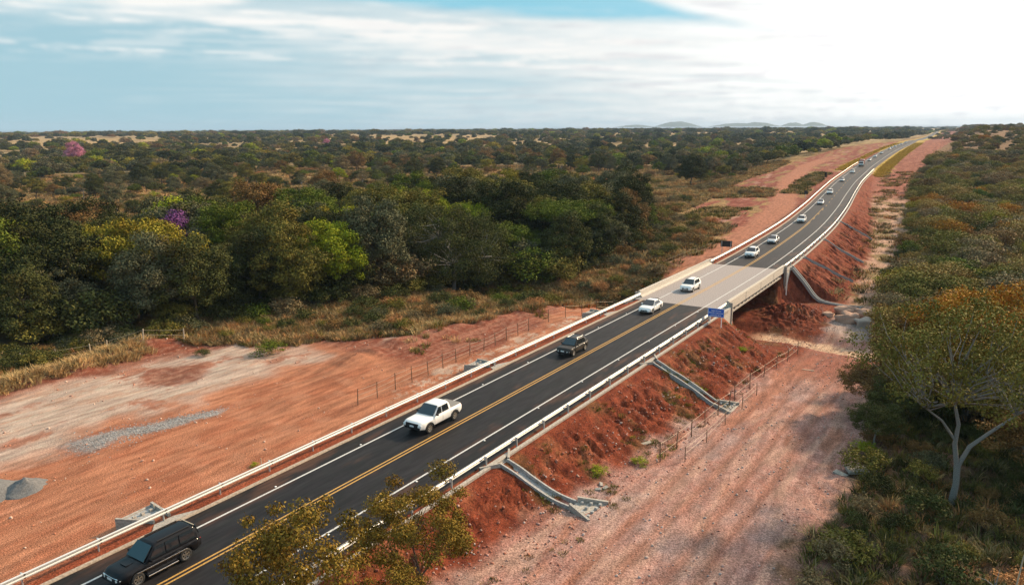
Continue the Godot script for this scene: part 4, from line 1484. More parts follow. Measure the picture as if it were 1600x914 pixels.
func trunk_mesh(sd: int, clumps: Array, fork: float, r0: float, every := 2, lean := 0.4) -> ArrayMesh:
	var r := RandomNumberGenerator.new()
	r.seed = sd
	var st := st_new()
	var tp := Vector3(r.randfn() * lean, fork, r.randfn() * lean)
	tube(st, [Vector3(0, -0.6, 0), Vector3(0, 0.15, 0), tp * 0.5 + Vector3(r.randfn(), 0, r.randfn()) * 0.12, tp], [r0 * 1.5, r0 * 1.1, r0 * 0.85, r0 * 0.72], 8)
	# a few thick limbs, each carrying the boughs nearest to it
	var limbs := []
	var step := maxi(1, clumps.size() / 6)
	for i in range(r.randi() % step, clumps.size(), step):
		var c: Vector3 = clumps[i][0]
		var e := tp.lerp(c, r.randf_range(0.45, 0.65)) + Vector3(0, -0.06 * tp.distance_to(c), 0)
		var m := tp.lerp(e, 0.5) + Vector3(r.randfn() * 0.25, 0.12, r.randfn() * 0.25) * r0 * 3.0
		var q := r0 * r.randf_range(0.42, 0.62)
		tube(st, [tp * 0.93, m, e], [q, q * 0.85, q * 0.62], 6)
		limbs.append([m, e, q * 0.6])
	for i in clumps.size():
		if i % every: continue
		var c: Vector3 = clumps[i][0]
		var best: Array = limbs[0]
		for l in limbs:
			if c.distance_to(l[1]) < c.distance_to(best[1]): best = l
		var a: Vector3 = best[0].lerp(best[1], r.randf_range(0.5, 1.0))
		var m := a.lerp(c, 0.5) + Vector3(r.randfn(), r.randfn() * 0.6, r.randfn()) * 0.14 * a.distance_to(c)
		var q: float = best[2] * r.randf_range(0.4, 0.75)
		tube(st, [a, m, c], [q, q * 0.6, q * 0.2], 5)
	return done(st, true)

var protos := {}

func proto(key: String, sd: int, H: float, rx: float, ry: float, n: int, rc: float, per: float, leaf: float, fork: float, r0: float, flat := 0.0, bark := "bark", every := 2, up := 0.25, thin := 0.5) -> void:
	var yc := H - ry
	var cl := crown_clumps(sd, rx, ry, yc, n, rc, flat)
	protos[key] = {crown = leaf_mesh(cl, per, leaf, up, thin, 0.35, sd), trunk = trunk_mesh(sd, cl, fork, r0, every), bark = bark, H = H, R = rx}

func tree(called: String, key: String, tint: String, p: Vector3, scale: Vector3, turn: float, label := "", group := "", cat := "tree", bark := "") -> Node3D:
	var o := thing(called, label, cat, p, turn, group)
	o.scale = scale
	var q: Dictionary = protos[key]
	part(o, "trunk", q.trunk, M[bark if bark else q.bark])
	part(o, "crown", q.crown, M["leaf_" + tint])
	return o

func instance(called: String, key_mesh: Mesh, m: Material, list: Array, label: String) -> void:
	if list.is_empty(): return
	var mm := MultiMesh.new()
	mm.transform_format = MultiMesh.TRANSFORM_3D
	mm.use_colors = true
	mm.mesh = key_mesh
	mm.instance_count = list.size()
	for i in list.size():
		mm.set_instance_transform(i, list[i][0])
		mm.set_instance_color(i, list[i][1])
	var o := MultiMeshInstance3D.new()
	o.name = numbered(called)
	o.multimesh = mm
	o.material_override = m
	o.set_meta("kind", "stuff")
	if label: o.set_meta("label", label)
	add_child(o)

func tintc(k: String, j := 0.15) -> Color:
	var c: Color = M["leaf_" + k].albedo_color.srgb_to_linear()
	var f := rng.randf_range(1 - j, 1 + j)
	return Color(c.r * f * rng.randf_range(0.92, 1.1), c.g * f, c.b * f)

func pick(weights: Dictionary) -> String:
	var s := 0.0
	for k in weights: s += weights[k]
	var x := rng.randf() * s
	for k in weights:
		x -= weights[k]
		if x <= 0: return k
	return weights.keys()[0]

func in_view(p: Vector3, margin := 3.0) -> bool:
	var d := p - CAM
	var az := rad_to_deg(atan2(d.x, -d.z)) + YAW
	return absf(az) < 34.5 + margin and d.length() > 8.0

func azim(p: Vector3) -> float:
	return atan2(p.x - CAM.x, -(p.z - CAM.z))

var words := ["", "second ", "third ", "fourth ", "fifth ", "sixth ", "seventh ", "eighth ", "ninth ", "tenth ", "eleventh ", "twelfth ", "thirteenth ", "fourteenth ", "fifteenth ", "sixteenth ", "seventeenth ", "eighteenth ", "nineteenth ", "twentieth "]

func label_pending() -> void:
	# things that look alike are told apart by their order from the left in the photograph
	var sets := {}
	for d in pending:
		var k: String = d.say + "|" + d.where
		if not sets.has(k): sets[k] = []
		sets[k].append(d)
	for k in sets:
		var l: Array = sets[k]
		l.sort_custom(func(a, b): return azim(a.o.position) < azim(b.o.position))
		for i in l.size():
			var say := ""
			if l.size() == 1: say = "only %s %s" % [l[i].say, l[i].where]
			elif i == l.size() - 1 and i > 0: say = "rightmost %s %s" % [l[i].say, l[i].where]
			elif i < 20: say = "%s%s from the left, %s" % ["first " if i == 0 else words[i], l[i].say, l[i].where]
			elif i >= l.size() - 20: say = "%s%s from the right, %s" % [words[l.size() - 1 - i], l[i].say, l[i].where]
			else: say = "%s %s, %dth from the left" % [l[i].say, l[i].where, i + 1]
			l[i].o.set_meta("label", say)

const SAY := {deep = "very dark green tree", dark = "dark green tree", grey = "grey-green tree", olive = "olive tree crown", green = "mid green tree", lime = "bright lime-green tree", yellow = "yellow-green tree", brown = "brownish half-dry tree", dusty = "dusty brown tree", orange = "orange-brown tree", tawny = "tawny olive tree"}

func build_plants() -> void:
	# prototypes
	proto("big_a", 101, 14, 5.6, 6.2, 86, 1.2, 200, 0.31, 5.5, 0.30)
	proto("big_b", 102, 13, 5.0, 6.0, 78, 1.15, 205, 0.31, 5.0, 0.28)
	proto("big_c", 103, 12, 6.2, 4.6, 88, 1.15, 205, 0.30, 4.8, 0.28, 0.5)
	proto("big_d", 104, 11, 4.4, 5.0, 66, 1.05, 220, 0.28, 4.0, 0.24)
	proto("mid_a", 111, 8, 3.5, 3.2, 54, 0.82, 250, 0.25, 3.0, 0.18)
	proto("mid_b", 112, 7, 3.2, 2.6, 48, 0.76, 250, 0.25, 2.6, 0.16, 0.4)
	proto("dry_a", 121, 8, 3.4, 2.8, 30, 1.0, 70, 0.27, 2.6, 0.17, 0.0, "pale_bark", 1)
	proto("scrub_a", 131, 4.2, 2.5, 1.8, 30, 0.85, 210, 0.25, 1.2, 0.11, 0.2)
	proto("scrub_b", 132, 3.4, 2.1, 1.5, 26, 0.75, 220, 0.23, 0.9, 0.09, 0.2)
	proto("scrub_c", 133, 5.0, 2.7, 2.2, 30, 0.9, 150, 0.25, 1.6, 0.12)
	proto("bush_a", 141, 1.6, 1.3, 0.8, 18, 0.50, 420, 0.15, 0.4, 0.04)
	proto("bush_b", 142, 1.2, 1.0, 0.6, 16, 0.42, 480, 0.13, 0.3, 0.03)
	proto("far_a", 151, 11, 5.2, 4.4, 34, 1.6, 40, 0.75, 4, 0.25)
	proto("far_b", 152, 9, 4.6, 3.6, 30, 1.45, 42, 0.72, 3.5, 0.22, 0.4)
	# --- left wood: jittered rows inside the gallery outline
	var cand := []
	var v := -30.0
	while v < 225.0:
		var c := -188.0
		while c < -26.0:
			var q := Vector2(c + rng.randf_range(-2.6, 2.6), v + rng.randf_range(-2.6, 2.6))
			if Geometry2D.is_point_in_polygon(q, gallery):
				var p := at(q.x, q.y)
				if in_view(p, 5.0) and q.distance_to(Vector2(-40.8, 100)) > 6.5 and q.distance_to(Vector2(-68, 67)) > 5.5 and q.distance_to(Vector2(-62, 64.5)) > 5.0 and q.distance_to(Vector2(-60, 56.5)) > 7.0 and q.distance_to(Vector2(-64, 101)) > 5.0:
					# how far behind the front edge
					var fr: float = table(FRONT, q.y) - q.x
					cand.append({p = p, fr = fr, d = CAM.distance_to(p)})
			c += 5.9
		v += 5.9
	# --- open belts with scattered trees, then the plain to the horizon
	var outer := []
	for ring in [[110.0, 330.0, 9.5], [330.0, 760.0, 10.0], [760.0, 1500.0, 17.0], [1500.0, 3200.0, 34.0], [3200.0, 8000.0, 80.0]]:
		var step: float = ring[2]
		var az := -70.0
		var r: float = ring[0]
		while r < ring[1]:
			var da := rad_to_deg(step / r)
			az = -69.5
			while az < 4.0:
				var a := deg_to_rad(az + rng.randf_range(-0.45, 0.45) * da)
				var rr := r + rng.randf_range(-0.45, 0.45) * step
				var u := CAM.x + sin(a) * rr
				var vv := cos(a) * rr
				az += da
				var c := u - cx(vv)
				if Geometry2D.is_point_in_polygon(Vector2(u, vv), gallery): continue
				if c > -16.0 and c < 40.0 and vv < 1250.0: continue
				if c > -16.0 and c < 14.0 and vv < 2600.0: continue
				if c >= 40.0 and vv < 330.0: continue
				var dens := left_density(c, u, vv) if c < 0.0 else 0.75
				if rng.randf() < dens: outer.append({p = at(u, vv), r = rr, c = c, v = vv})
			r += step
	print("wood ", cand.size(), " outer ", outer.size())
	# the largest in view become trees of their own
	cand.sort_custom(func(a, b): return a.d < b.d)
	var tints := {deep = 6, dark = 7, grey = 4.5, olive = 3.5, green = 2.5, lime = 0.9, yellow = 0.9, brown = 0.8}
	var rest := {}
	for i in cand.size():
		var d: Dictionary = cand[i]
		var key: String = ["big_a", "big_b", "big_c", "big_d", "big_d", "mid_a"][rng.randi() % 6]
		if d.fr < 8.0 and rng.randf() < 0.45: key = ["mid_a", "mid_b", "dry_a", "big_d"][rng.randi() % 4]
		var tint := pick(tints)
		if key == "dry_a": tint = pick({grey = 2, dusty = 1, olive = 1})
		var s := rng.randf_range(0.7, 1.16) * (1.06 if d.p.z > -75 else 1.0)
		var sc := Vector3(s * rng.randf_range(0.95, 1.2), s, s * rng.randf_range(0.95, 1.2))
		var turn := rng.randf() * TAU
		if i < 285:
			var o := tree("woodland_tree", key, tint, d.p, sc, turn, "", "trees of the dense wood left of the road")
			var where := "at the front edge of the dense wood" if d.fr < 9.0 else ("in the second belt of the dense wood" if d.fr < 26.0 else ("deep in the dense wood" if d.fr < 60.0 else "at the back of the dense wood"))
			pending.append({o = o, say = SAY[tint], where = where})
		else: add_rest(rest, key, d.p, sc, turn, tintc(tint))
	# outer trees: again the nearest few as things
	outer.sort_custom(func(a, b): return a.r < b.r)
	var count := 0
	for d in outer:
		var far: bool = d.r > 480.0
		var tint := pick({deep = 3, dark = 6, grey = 5, olive = 4, green = 1.5, brown = 1.6, dusty = 1.4, yellow = 1.3, lime = 0.6})
		if d.c > 0.0: tint = pick({tawny = 4, olive = 4, brown = 2.4, dusty = 4, dark = 0.8, orange = 0.8, yellow = 1})
		var key: String
		if far: key = ["far_a", "far_b"][rng.randi() % 2]
		else: key = ["mid_a", "mid_b", "mid_a", "scrub_c", "scrub_a", "big_d", "dry_a"][rng.randi() % 7]
		var s := rng.randf_range(0.7, 1.1) * (0.82 if far else 1.0)
		if d.r > 700.0: s *= rng.randf_range(0.8, 1.35)
		if d.r > 1500: s *= 1.15
		if d.c > 0.0: s *= 0.62
		var sc := Vector3(s * rng.randf_range(0.95, 1.3), s * rng.randf_range(0.85, 1.1), s * rng.randf_range(0.95, 1.3))
		if d.r > 1500.0: sc *= Vector3(1.5, 1.0, 1.5)
		var turn := rng.randf() * TAU
		if not far and count < 240 and d.c < 0.0:
			count += 1
			var o := tree("scattered_tree", key, tint, d.p, sc, turn, "", "scattered trees in the open belts beyond the wood")
			pending.append({o = o, say = SAY[tint].replace("tree", "small tree") if d.r < 300 else SAY[tint], where = "in the scrub nearest the wood" if d.r < 220.0 else ("in the clearing behind the wood" if d.r < 340.0 else "before the distant woodland")})
		else: add_rest(rest, key, d.p, sc, turn, tintc(tint))
	for k in rest:
		instance("distant_woodland", protos[k].crown, M.leaf_any, rest[k], "")
		if not k.begins_with("far"):
			var tl := []
			for q in rest[k]: tl.append([q[0], Color(1, 1, 1)])
			instance("distant_trunks", protos[k].trunk, M.bark, tl, "")
	feature_trees()
	right_scrub()
	undergrowth()
	label_pending()

func add_rest(rest: Dictionary, key: String, p: Vector3, sc: Vector3, turn: float, col: Color) -> void:
	if not rest.has(key): rest[key] = []
	rest[key].append([Transform3D(Basis(Vector3.UP, turn).scaled_local(sc), p), col])

func left_density(c: float, u: float, v: float) -> float:
	var w := n2(na, u * 0.012, v * 0.012)
	var r := Vector2(u - CAM.x, v).length()
	if c > -50.0 and v < 560.0: return 0.0
	if c > -42.0 and v < 1000.0: return 0.0
	for q in [[-1146, 654, -0.89, 0.48], [-806, 1056, -0.62, 0.78]]:
		var a: float = ((u - q[0]) * q[2] + (v - q[1]) * q[3]) / 300.0
		var b: float = ((u - q[0]) * q[3] - (v - q[1]) * q[2]) / 120.0
		if a * a + b * b < 1.0 + w * 0.8: return 0.10
	# where the second, wider woodland begins
	var back := table([[-700, 60], [-420, 185], [-290, 335], [-205, 378], [-140, 405], [-100, 372], [-80, 338], [-70, 330], [-50, 330]], u)
	if v < back:
		if u > -215.0 and back - v < 95.0: return 0.05
		if u < -150.0: return 0.32 + w * 0.9
		return 0.09 + maxf(w, 0.0) * 0.45
	# dry fields left open towards the horizon
	var open := n2(nb, u * 0.0016 + 4.0, v * 0.0035)
	if r > 700.0 and open > 0.30: return 0.10
	if r > 420.0 and n2(nb, u * 0.006 + 2.0, v * 0.012 + 5.0) > 0.36: return 0.06
	return 0.92

func feature_trees() -> void:
	# the big grey drooping tree in front of the wood
	proto("weeping", 201, 14.5, 8.2, 7.4, 120, 1.25, 150, 0.28, 6.0, 0.34, 0.15, "pale_bark", 1, 0.0, 0.35)
	tree("drooping_tree", "weeping", "dark", at(-39.5, 97.5), Vector3(1.1, 1.12, 1.1), 0.4, "large dark drooping tree with pale trunk at the front of the wood", "")
	proto("umbrella", 202, 12.5, 8.6, 3.4, 120, 1.15, 190, 0.29, 5.6, 0.3, 0.7)
	tree("spreading_tree", "umbrella", "green", at(-38, 131), Vector3(1.15, 1.0, 1.15), 1.0, "wide green flat-topped tree right of the large drooping tree", "")
	tree("spreading_tree", "umbrella", "lime", at(-52, 118), Vector3(0.8, 1.05, 0.8), 2.2, "bright green flat-topped crown behind the large drooping tree", "")
	tree("lime_tree", "big_c", "lime", at(-64, 101), Vector3(0.95, 1.06, 0.95), 2.2, "brightest lime-green tree crown in the middle of the wood", "")
	tree("yellow_tree", "big_c", "yellow", at(-60, 56.5), Vector3(1.2, 1.16, 1.2), 0.5, "broad yellow-topped tree in the left part of the wood", "")
	tree("lime_tree", "mid_a", "lime", at(-86, 60), Vector3(1.2, 1.3, 1.2), 0.2, "small lime-green crown left of the purple blossom", "")
	tree("leaning_tree", "dry_a", "olive", at(-33, 147), Vector3(1.15, 1.2, 1.15), 0.2, "thin-crowned olive tree with pale trunk beside the red clearing", "", "tree")
	tree("leaning_tree", "mid_a", "green", at(-36.5, 171), Vector3(0.75, 0.85, 0.75), 0.2, "small dark green tree alone at the corner of the red clearing", "", "tree")
	# blossoms
	tree("purple_tree", "big_d", "purple", at(-68, 67), Vector3(1.05, 1.08, 1.05), 1.2, "purple-flowering tree among the dark crowns", "", "tree")
	tree("pink_tree", "big_d", "pink", at(-505, 285), Vector3(1.35, 1.4, 1.35), 0.0, "pink-flowering tree standing out on the far left", "", "tree")
	tree("pink_tree", "big_d", "pink", at(-660, 670), Vector3(1.1, 0.95, 1.1), 0.0, "tiny pink-flowering tree near the horizon", "", "tree")
	# right-hand trees close to the camera
	var cl := []
	var r := RandomNumberGenerator.new()
	r.seed = 77
	cl = crown_clumps(203, 7.0, 4.2, 10.2, 150, 0.85, 0.0)
	var st := st_new()
	var rt := Vector3(0.84, 0, -0.54)          # across the view
	var fork := Vector3(0.05, 2.9, 0.0)
	var up_end := fork - rt * 0.7 + Vector3(0, 4.6, 0.3)
	var side_end := fork + rt * 3.6 + Vector3(0, 3.4, -0.4)
	tube(st, [Vector3(0, -0.5, 0), Vector3(0.02, 0.3, 0), Vector3(0.12, 1.5, 0.05), fork], [0.30, 0.24, 0.21, 0.22], 10)
	tube(st, [fork - Vector3(0, 0.25, 0), fork - rt * 0.35 + Vector3(0, 1.5, 0), fork - rt * 0.25 + Vector3(0, 3.0, 0.2), up_end], [0.17, 0.16, 0.13, 0.09], 8)
	tube(st, [fork - Vector3(0, 0.25, 0), fork + rt * 0.7 + Vector3(0, 1.3, 0), fork + rt * 1.9 + Vector3(0, 2.2, -0.2), side_end], [0.17, 0.15, 0.12, 0.08], 8)
	var joints := [up_end, side_end, fork - rt * 0.25 + Vector3(0, 3.0, 0.2), fork + rt * 1.9 + Vector3(0, 2.2, -0.2), fork - rt * 2.6 + Vector3(0, 4.4, 0.8)]
	tube(st, [fork - rt * 0.3 + Vector3(0, 1.7, 0), fork - rt * 1.4 + Vector3(0, 3.3, 0.3), joints[4]], [0.10, 0.08, 0.05], 7)
	for i in cl.size():
		if i % 2: continue
		var c: Vector3 = cl[i][0]
		var a: Vector3 = joints[0]
		for q in joints:
			if c.distance_to(q) < c.distance_to(a): a = q
		tube(st, [a, a.lerp(c, 0.45) + Vector3(r.randfn(), r.randfn() * 0.5, r.randfn()) * 0.45, a.lerp(c, 0.75) + Vector3(r.randfn(), 0, r.randfn()) * 0.25, c], [0.055, 0.04, 0.025, 0.01], 5)
	protos.right_big = {crown = leaf_mesh(cl, 150, 0.21, 0.2, 0.5, 0.5, 203), trunk = done(st, true), bark = "pale_bark", H = 12.0, R = 6.0}
	tree("savanna_tree", "right_big", "olive", at(34.0, 57.6), Vector3(1, 1, 1), 0.0, "large olive tree with a pale forked trunk at the right edge", "", "tree", "pale_bark")
	proto("right_mid", 204, 9.5, 5.2, 3.8, 96, 0.88, 200, 0.24, 3.6, 0.2, 0.2, "pale_bark", 2)
	tree("savanna_tree", "right_mid", "orange", at(34.0, 79), Vector3(1.25, 1.42, 1.25), 0.3, "orange-topped tree rising behind the large pale-trunked tree", "", "tree")
	tree("savanna_tree", "right_mid", "brown", at(30.0, 78), Vector3(0.95, 1.02, 0.95), 2.3, "rusty brown tree left of the large pale-trunked tree", "", "tree")
	tree("savanna_tree", "right_mid", "orange", at(40.5, 88), Vector3(1.1, 1.15, 1.1), 4.3, "orange-brown tree cut by the right edge of the photograph", "", "tree")
	tree("savanna_tree", "right_mid", "dark", at(28.2, 95), Vector3(0.55, 0.62, 0.55), 1.3, "small dark tree beside the boulders and the sandy track", "", "tree")
	tree("savanna_tree", "right_mid", "brown", at(26.6, 74.5), Vector3(0.62, 0.55, 0.62), 3.0, "low rust-brown tree at the edge of the pebbly ground", "", "tree")
	tree("savanna_tree", "right_mid", "dark", at(28.8, 71), Vector3(0.5, 0.5, 0.5), 5.0, "low dark green tree under the large pale-trunked tree", "", "tree")
	tree("savanna_tree", "right_mid", "olive", at(38.5, 70), Vector3(0.95, 0.9, 0.95), 5.0, "olive tree in the right corner behind the pale trunk", "", "tree")
	var more := [[29.5, 86, "olive", 0.85, "olive tree between the rusty brown tree and the stream"], [37.5, 96, "brown", 1.05, "brown tree behind the orange-topped one, near the right edge"], [33.0, 104, "dark", 0.8, "dark tree in the second row beyond the stream track"], [42.0, 74, "dark", 1.0, "dark tree at the right border behind the pale trunk"], [39.5, 62, "brown", 0.8, "brown tree cut by the right border beside the pale trunk"], [30.5, 112, "dusty", 0.75, "dusty tree right of the boulders"], [37, 116, "olive", 0.9, "olive tree standing above the scrub right of the boulders"], [28.0, 65.5, "dark", 0.42, "lowest dark tree at the corner of the pebbly ground"]]
	for q in more: tree("savanna_tree", "right_mid", q[2], at(q[0], q[1]), Vector3(q[3] * 1.05, q[3], q[3] * 1.05), q[0], q[4], "", "tree")
	# thin foreground trees in front of the road
	var cl2 := crown_clumps(205, 3.1, 2.5, 4.4, 40, 0.62, 0.0)
	protos.front_a = {crown = leaf_mesh(cl2, 1150, 0.125, 0.2, 0.6, 0.5, 205), trunk = trunk_mesh(205, cl2, 1.9, 0.11, 1, 0.3), bark = "bark", H = 7.0, R = 3.0}
	cl2 = crown_clumps(206, 2.8, 2.2, 4.4, 34, 0.55, 0.0)
	protos.front_b = {crown = leaf_mesh(cl2, 1050, 0.125, 0.2, 0.6, 0.5, 206), trunk = trunk_mesh(206, cl2, 1.9, 0.10, 1, 0.3), bark = "bark", H = 6.5, R = 3.0}
	tree("foreground_tree", "front_a", "gold", at(11.0, 27.4), Vector3(1, 1, 1), 0.2, "thin olive-gold tree overlapping the right guardrail at the bottom", "", "tree")
	tree("foreground_tree", "front_b", "gold", at(10.6, 19.6), Vector3(1.15, 1.38, 1.15), 1.2, "sparse golden tree top in front of the yellow lines at the bottom", "", "tree")
	tree("foreground_tree", "front_b", "gold", at(13.0, 23.5), Vector3(0.75, 0.72, 0.75), 3.2, "smaller golden tree between the two foreground crowns", "", "tree")

func right_scrub() -> void:
	var list := []
	var v := 40.0
	while v < 520.0:
		var lim: float = table([[40, 27.5], [57, 29], [70, 29], [85, 27], [101, 26.5], [130, 23], [200, 23], [320, 26], [400, 30], [520, 30]], v)
		var c := lim
		var mx := 40.0 + v * 0.035
		var step := 3.0 + v * 0.0055
		while c < mx - cx(v) * 0.9:
			var q := [c + rng.randf_range(-1.1, 1.1), v + rng.randf_range(-1.2, 1.2)]
			if in_view(gp(q[0], q[1]), 4.0): list.append(q)
			c += step
		v += step
	var rest := {}
	list.sort_custom(func(a, b): return a[1] < b[1])
	print("right scrub ", list.size())
	for i in list.size():
		var q: Array = list[i]
		var edge: float = q[0] - table([[40, 27.5], [57, 29], [70, 29], [85, 27], [101, 26.5], [130, 23], [200, 23], [320, 26], [400, 30], [520, 30]], q[1])
		var key: String = ["scrub_a", "scrub_b", "scrub_c", "scrub_a"][rng.randi() % 4]
		var s := rng.randf_range(0.55, 1.55)
		if q[1] < 75.0:
			key = ["bush_a", "bush_b", "bush_b"][rng.randi() % 3]
			s = rng.randf_range(0.5, 1.25)
			if rng.randf() < 0.12: continue
		elif edge < 2.5:
			key = ["scrub_b", "bush_a", "scrub_a"][rng.randi() % 3]
			s *= 0.8
		elif rng.randf() < 0.2:
			continue
		var tint := pick({tawny = 5, olive = 5, brown = 2.4, dusty = 3.6, dark = 1.0, orange = 1.0, yellow = 2.2, green = 0.4})
		if q[1] < 75.0: tint = pick({dark = 3, deep = 2, olive = 2.5, grey = 1.5, brown = 1.5, dusty = 1.5})
		var sc := Vector3(s * rng.randf_range(0.95, 1.3), s, s * rng.randf_range(0.95, 1.3))
		var p := gp(q[0], q[1])
		if i < 300:
			var o := tree("scrub_bush", key, tint, p, sc, rng.randf() * TAU, "", "scrub right of the road", "shrub")
			pending.append({o = o, say = SAY[tint].replace("tree crown", "bush").replace("tree", "bush"), where = "under the right-hand trees" if q[1] < 75.0 else ("in the near scrub right of the stream" if q[1] < 130.0 else ("in the scrub beside the embankment beyond the bridge" if q[1] < 220.0 else "in the far scrub right of the road"))})
		else: add_rest(rest, key, p, sc, rng.randf() * TAU, tintc(tint))
	for k in rest: instance("far_scrub", protos[k].crown, M.leaf_any, rest[k], "")

func tuft_mesh(sd: int, n: int, h: float, spread: float, w: float) -> ArrayMesh:
	var r := RandomNumberGenerator.new()
	r.seed = sd
	var pos := PackedVector3Array()
	var nor := PackedVector3Array()
	var col := PackedColorArray()
	for i in n:
		var a := r.randf() * TAU
		var b := Vector3(cos(a), 0, sin(a)) * spread * sqrt(r.randf())
		var l := Vector3(cos(a + r.randfn() * 0.6), 0, sin(a + r.randfn() * 0.6)) * h * r.randf_range(0.2, 0.8)
		var t := b + l + Vector3(0, h * r.randf_range(0.55, 1.1), 0)
		var m := b + l * 0.3 + Vector3(0, h * 0.5, 0)
		var s := Vector3(-sin(a + r.randfn()), 0, cos(a + r.randfn())) * w
		var nn := (t - b).cross(s).normalized()
		if nn.y < 0: nn = -nn
		var f := r.randf_range(0.7, 1.3)
		for p in [b - s, m + s, b + s, b - s, m - s * 0.8, m + s, m - s * 0.8, t, m + s]:
			pos.append(p - Vector3(0, 0.05, 0))
			nor.append(nn)
			col.append(Color(f, f * r.randf_range(0.94, 1.04), f * 0.95))
	var arr := []
	arr.resize(Mesh.ARRAY_MAX)
	arr[Mesh.ARRAY_VERTEX] = pos
	arr[Mesh.ARRAY_NORMAL] = nor
	arr[Mesh.ARRAY_COLOR] = col
	var am := ArrayMesh.new()
	am.add_surface_from_arrays(Mesh.PRIMITIVE_TRIANGLES, arr)
	return am

func undergrowth() -> void:
	# dry grass: uncountable
	var tall := tuft_mesh(1, 46, 0.85, 0.5, 0.022)
	var short := tuft_mesh(2, 40, 0.45, 0.55, 0.025)
	var wide := tuft_mesh(3, 40, 1.0, 1.3, 0.06)
	var A := []
	var B := []
	var W := []
	var try := 0
	while try < 60000:
		try += 1
		var near := try < 38000
		var v := rng.randf_range(22, 130) if near else rng.randf_range(125, 480)
		var c := rng.randf_range(-62, -12) if near else rng.randf_range(-110, -8)
		var w := n2(na, c * 0.09 + 5, v * 0.09)
		var f: float = table(FRONT, v)
		var tint := "straw"
		var ok := false
		if near:
			if v < 50.0:
				# on the push bank and between it and the wood
				ok = (absf(c + 43.5) < 2.6 and rng.randf() < 0.75 and v < 46) or (c < -45.0 and c > f - 4.0 and rng.randf() < 0.8)
				if c < -46.0: tint = pick({straw = 3, olive = 2, rust = 2.4, dark = 1.4})
			else:
				var lim: float = table([[50, -41], [60, -26], [75, -18.5], [90, -15], [110, -12.5], [135, -15]], v)
				ok = c < lim + w * 3.0 and c > f - 5.0 and rng.randf() < 0.9
				tint = pick({straw = 4, rust = 2.6, olive = 1.2, dusty = 2.4, dark = 0.5})
			if not ok and c < -13 and w > 0.2 and rng.randf() < 0.08 and v > 56.0:
				ok = true
				tint = pick({olive = 2, straw = 1})
		else:
			var lim: float = table([[125, -15], [190, -17], [205, -37], [262, -39], [272, -20], [300, -22], [312, -43], [400, -41], [480, -44]], v)
			ok = c < lim and (c > f - 4.0 if v < 225.0 else true)
			tint = pick({straw = 4, rust = 1.4, olive = 1.2, dusty = 1.5})
			if not ok and ((v < 165.0 and c < -13.5) or (v > 200 and v < 232 and c < -20 and c > -34 and w > -0.2) or (v > 290 and v < 400 and absf(c + 15.0) < 4.0)):
				ok = rng.randf() < 0.6
				tint = pick({straw = 2, olive = 2, dark = 1})
		if not ok: continue
		var s := rng.randf_range(0.6, 1.25)
		var t := Transform3D(Basis(Vector3.UP, rng.randf() * TAU).scaled(Vector3(s, s * rng.randf_range(0.7, 1.1), s)), gp(c, v))
		if not near: W.append([t, tintc(tint, 0.25)])
		elif rng.randf() < 0.5: A.append([t, tintc(tint, 0.25)])
		else: B.append([t, tintc(tint, 0.25)])
	# open belts behind the wood
	for k in 30000:
		var r := rng.randf_range(150, 520)
		var a := deg_to_rad(rng.randf_range(-69, -8))
		var u := CAM.x + sin(a) * r
		var vv := cos(a) * r
		if Geometry2D.is_point_in_polygon(Vector2(u, vv), gallery) or u - cx(vv) > (-55.0 if vv < 330 else -48.0): continue
		var s := rng.randf_range(0.8, 1.9)
		W.append([Transform3D(Basis(Vector3.UP, rng.randf() * TAU).scaled(Vector3(s, s * 0.7, s)), at(u, vv)), tintc(pick({straw = 6, rust = 1.6, dusty = 1.2, olive = 0.6}), 0.25)])
	# verges and the right side
	for k in 5200:
		var v := rng.randf_range(390, 900)
		var c := rng.randf_range(7.2, 13.0) if rng.randf() < 0.6 else rng.randf_range(-12.0, -6.9)
		if c < 0 and v < 420: continue
		var s := rng.randf_range(0.6, 1.0)
		W.append([Transform3D(Basis(Vector3.UP, rng.randf() * TAU).scaled(Vector3(s, s * 0.5, s)), gp(c, v)), tintc("amber", 0.2)])
	for k in 9000:
		var v := rng.randf_range(38, 135) if k < 4200 else rng.randf_range(130, 420)
		var c := rng.randf_range(24, 46) if k < 4200 else rng.randf_range(12, 60)
		var lim: float = table([[38, 26.5], [57, 27.5], [76, 28], [85, 25], [101, 26], [130, 20]], v)
		var w := n2(na, c * 0.12 + 5, v * 0.06)
		if k < 4200 and c < lim + w * 2.0: continue
		if k >= 4200 and c < 24.0 and (w < -0.05 or rng.randf() < 0.4): continue
		var s := rng.randf_range(0.6, 1.2)
		var tint := pick({straw = 0.8, olive = 2.5, dark = 4, deep = 2, dusty = 2, rust = 0.7}) if k < 4200 else pick({straw = 3, olive = 2.4, dusty = 2, rust = 1})
		(A if k < 4200 else W).append([Transform3D(Basis(Vector3.UP, rng.randf() * TAU).scaled(Vector3(s, s * 0.8, s)), gp(c, v)), tintc(tint, 0.25)])
	# weeds on the red bank
	for k in 900:
		var v := rng.randf_range(24, 96)
		var c := rng.randf_range(7.6, 15.0)
		if n2(na, c * 0.15 + 70, v * 0.15) < 0.16: continue
		var s := rng.randf_range(0.3, 0.7)
		B.append([Transform3D(Basis(Vector3.UP, rng.randf() * TAU).scaled(Vector3(s, s, s)), gp(c, v)), tintc(pick({olive = 3, green = 2, brown = 2, lime = 0.6}), 0.25)])
	print("grass ", A.size(), " ", B.size(), " ", W.size())
	instance("tall_grass", tall, M.leaf_any, A, "dry grass and weeds at the edges of the cleared ground")
	instance("short_grass", short, M.leaf_any, B, "low dry tufts and weeds")
	instance("dry_grassland", wide, M.leaf_any, W, "tan dry grassland of the open belts and verges")
	# bushes along the edge of the wood and in the clearing: things
	var n := 0
	var k := 0
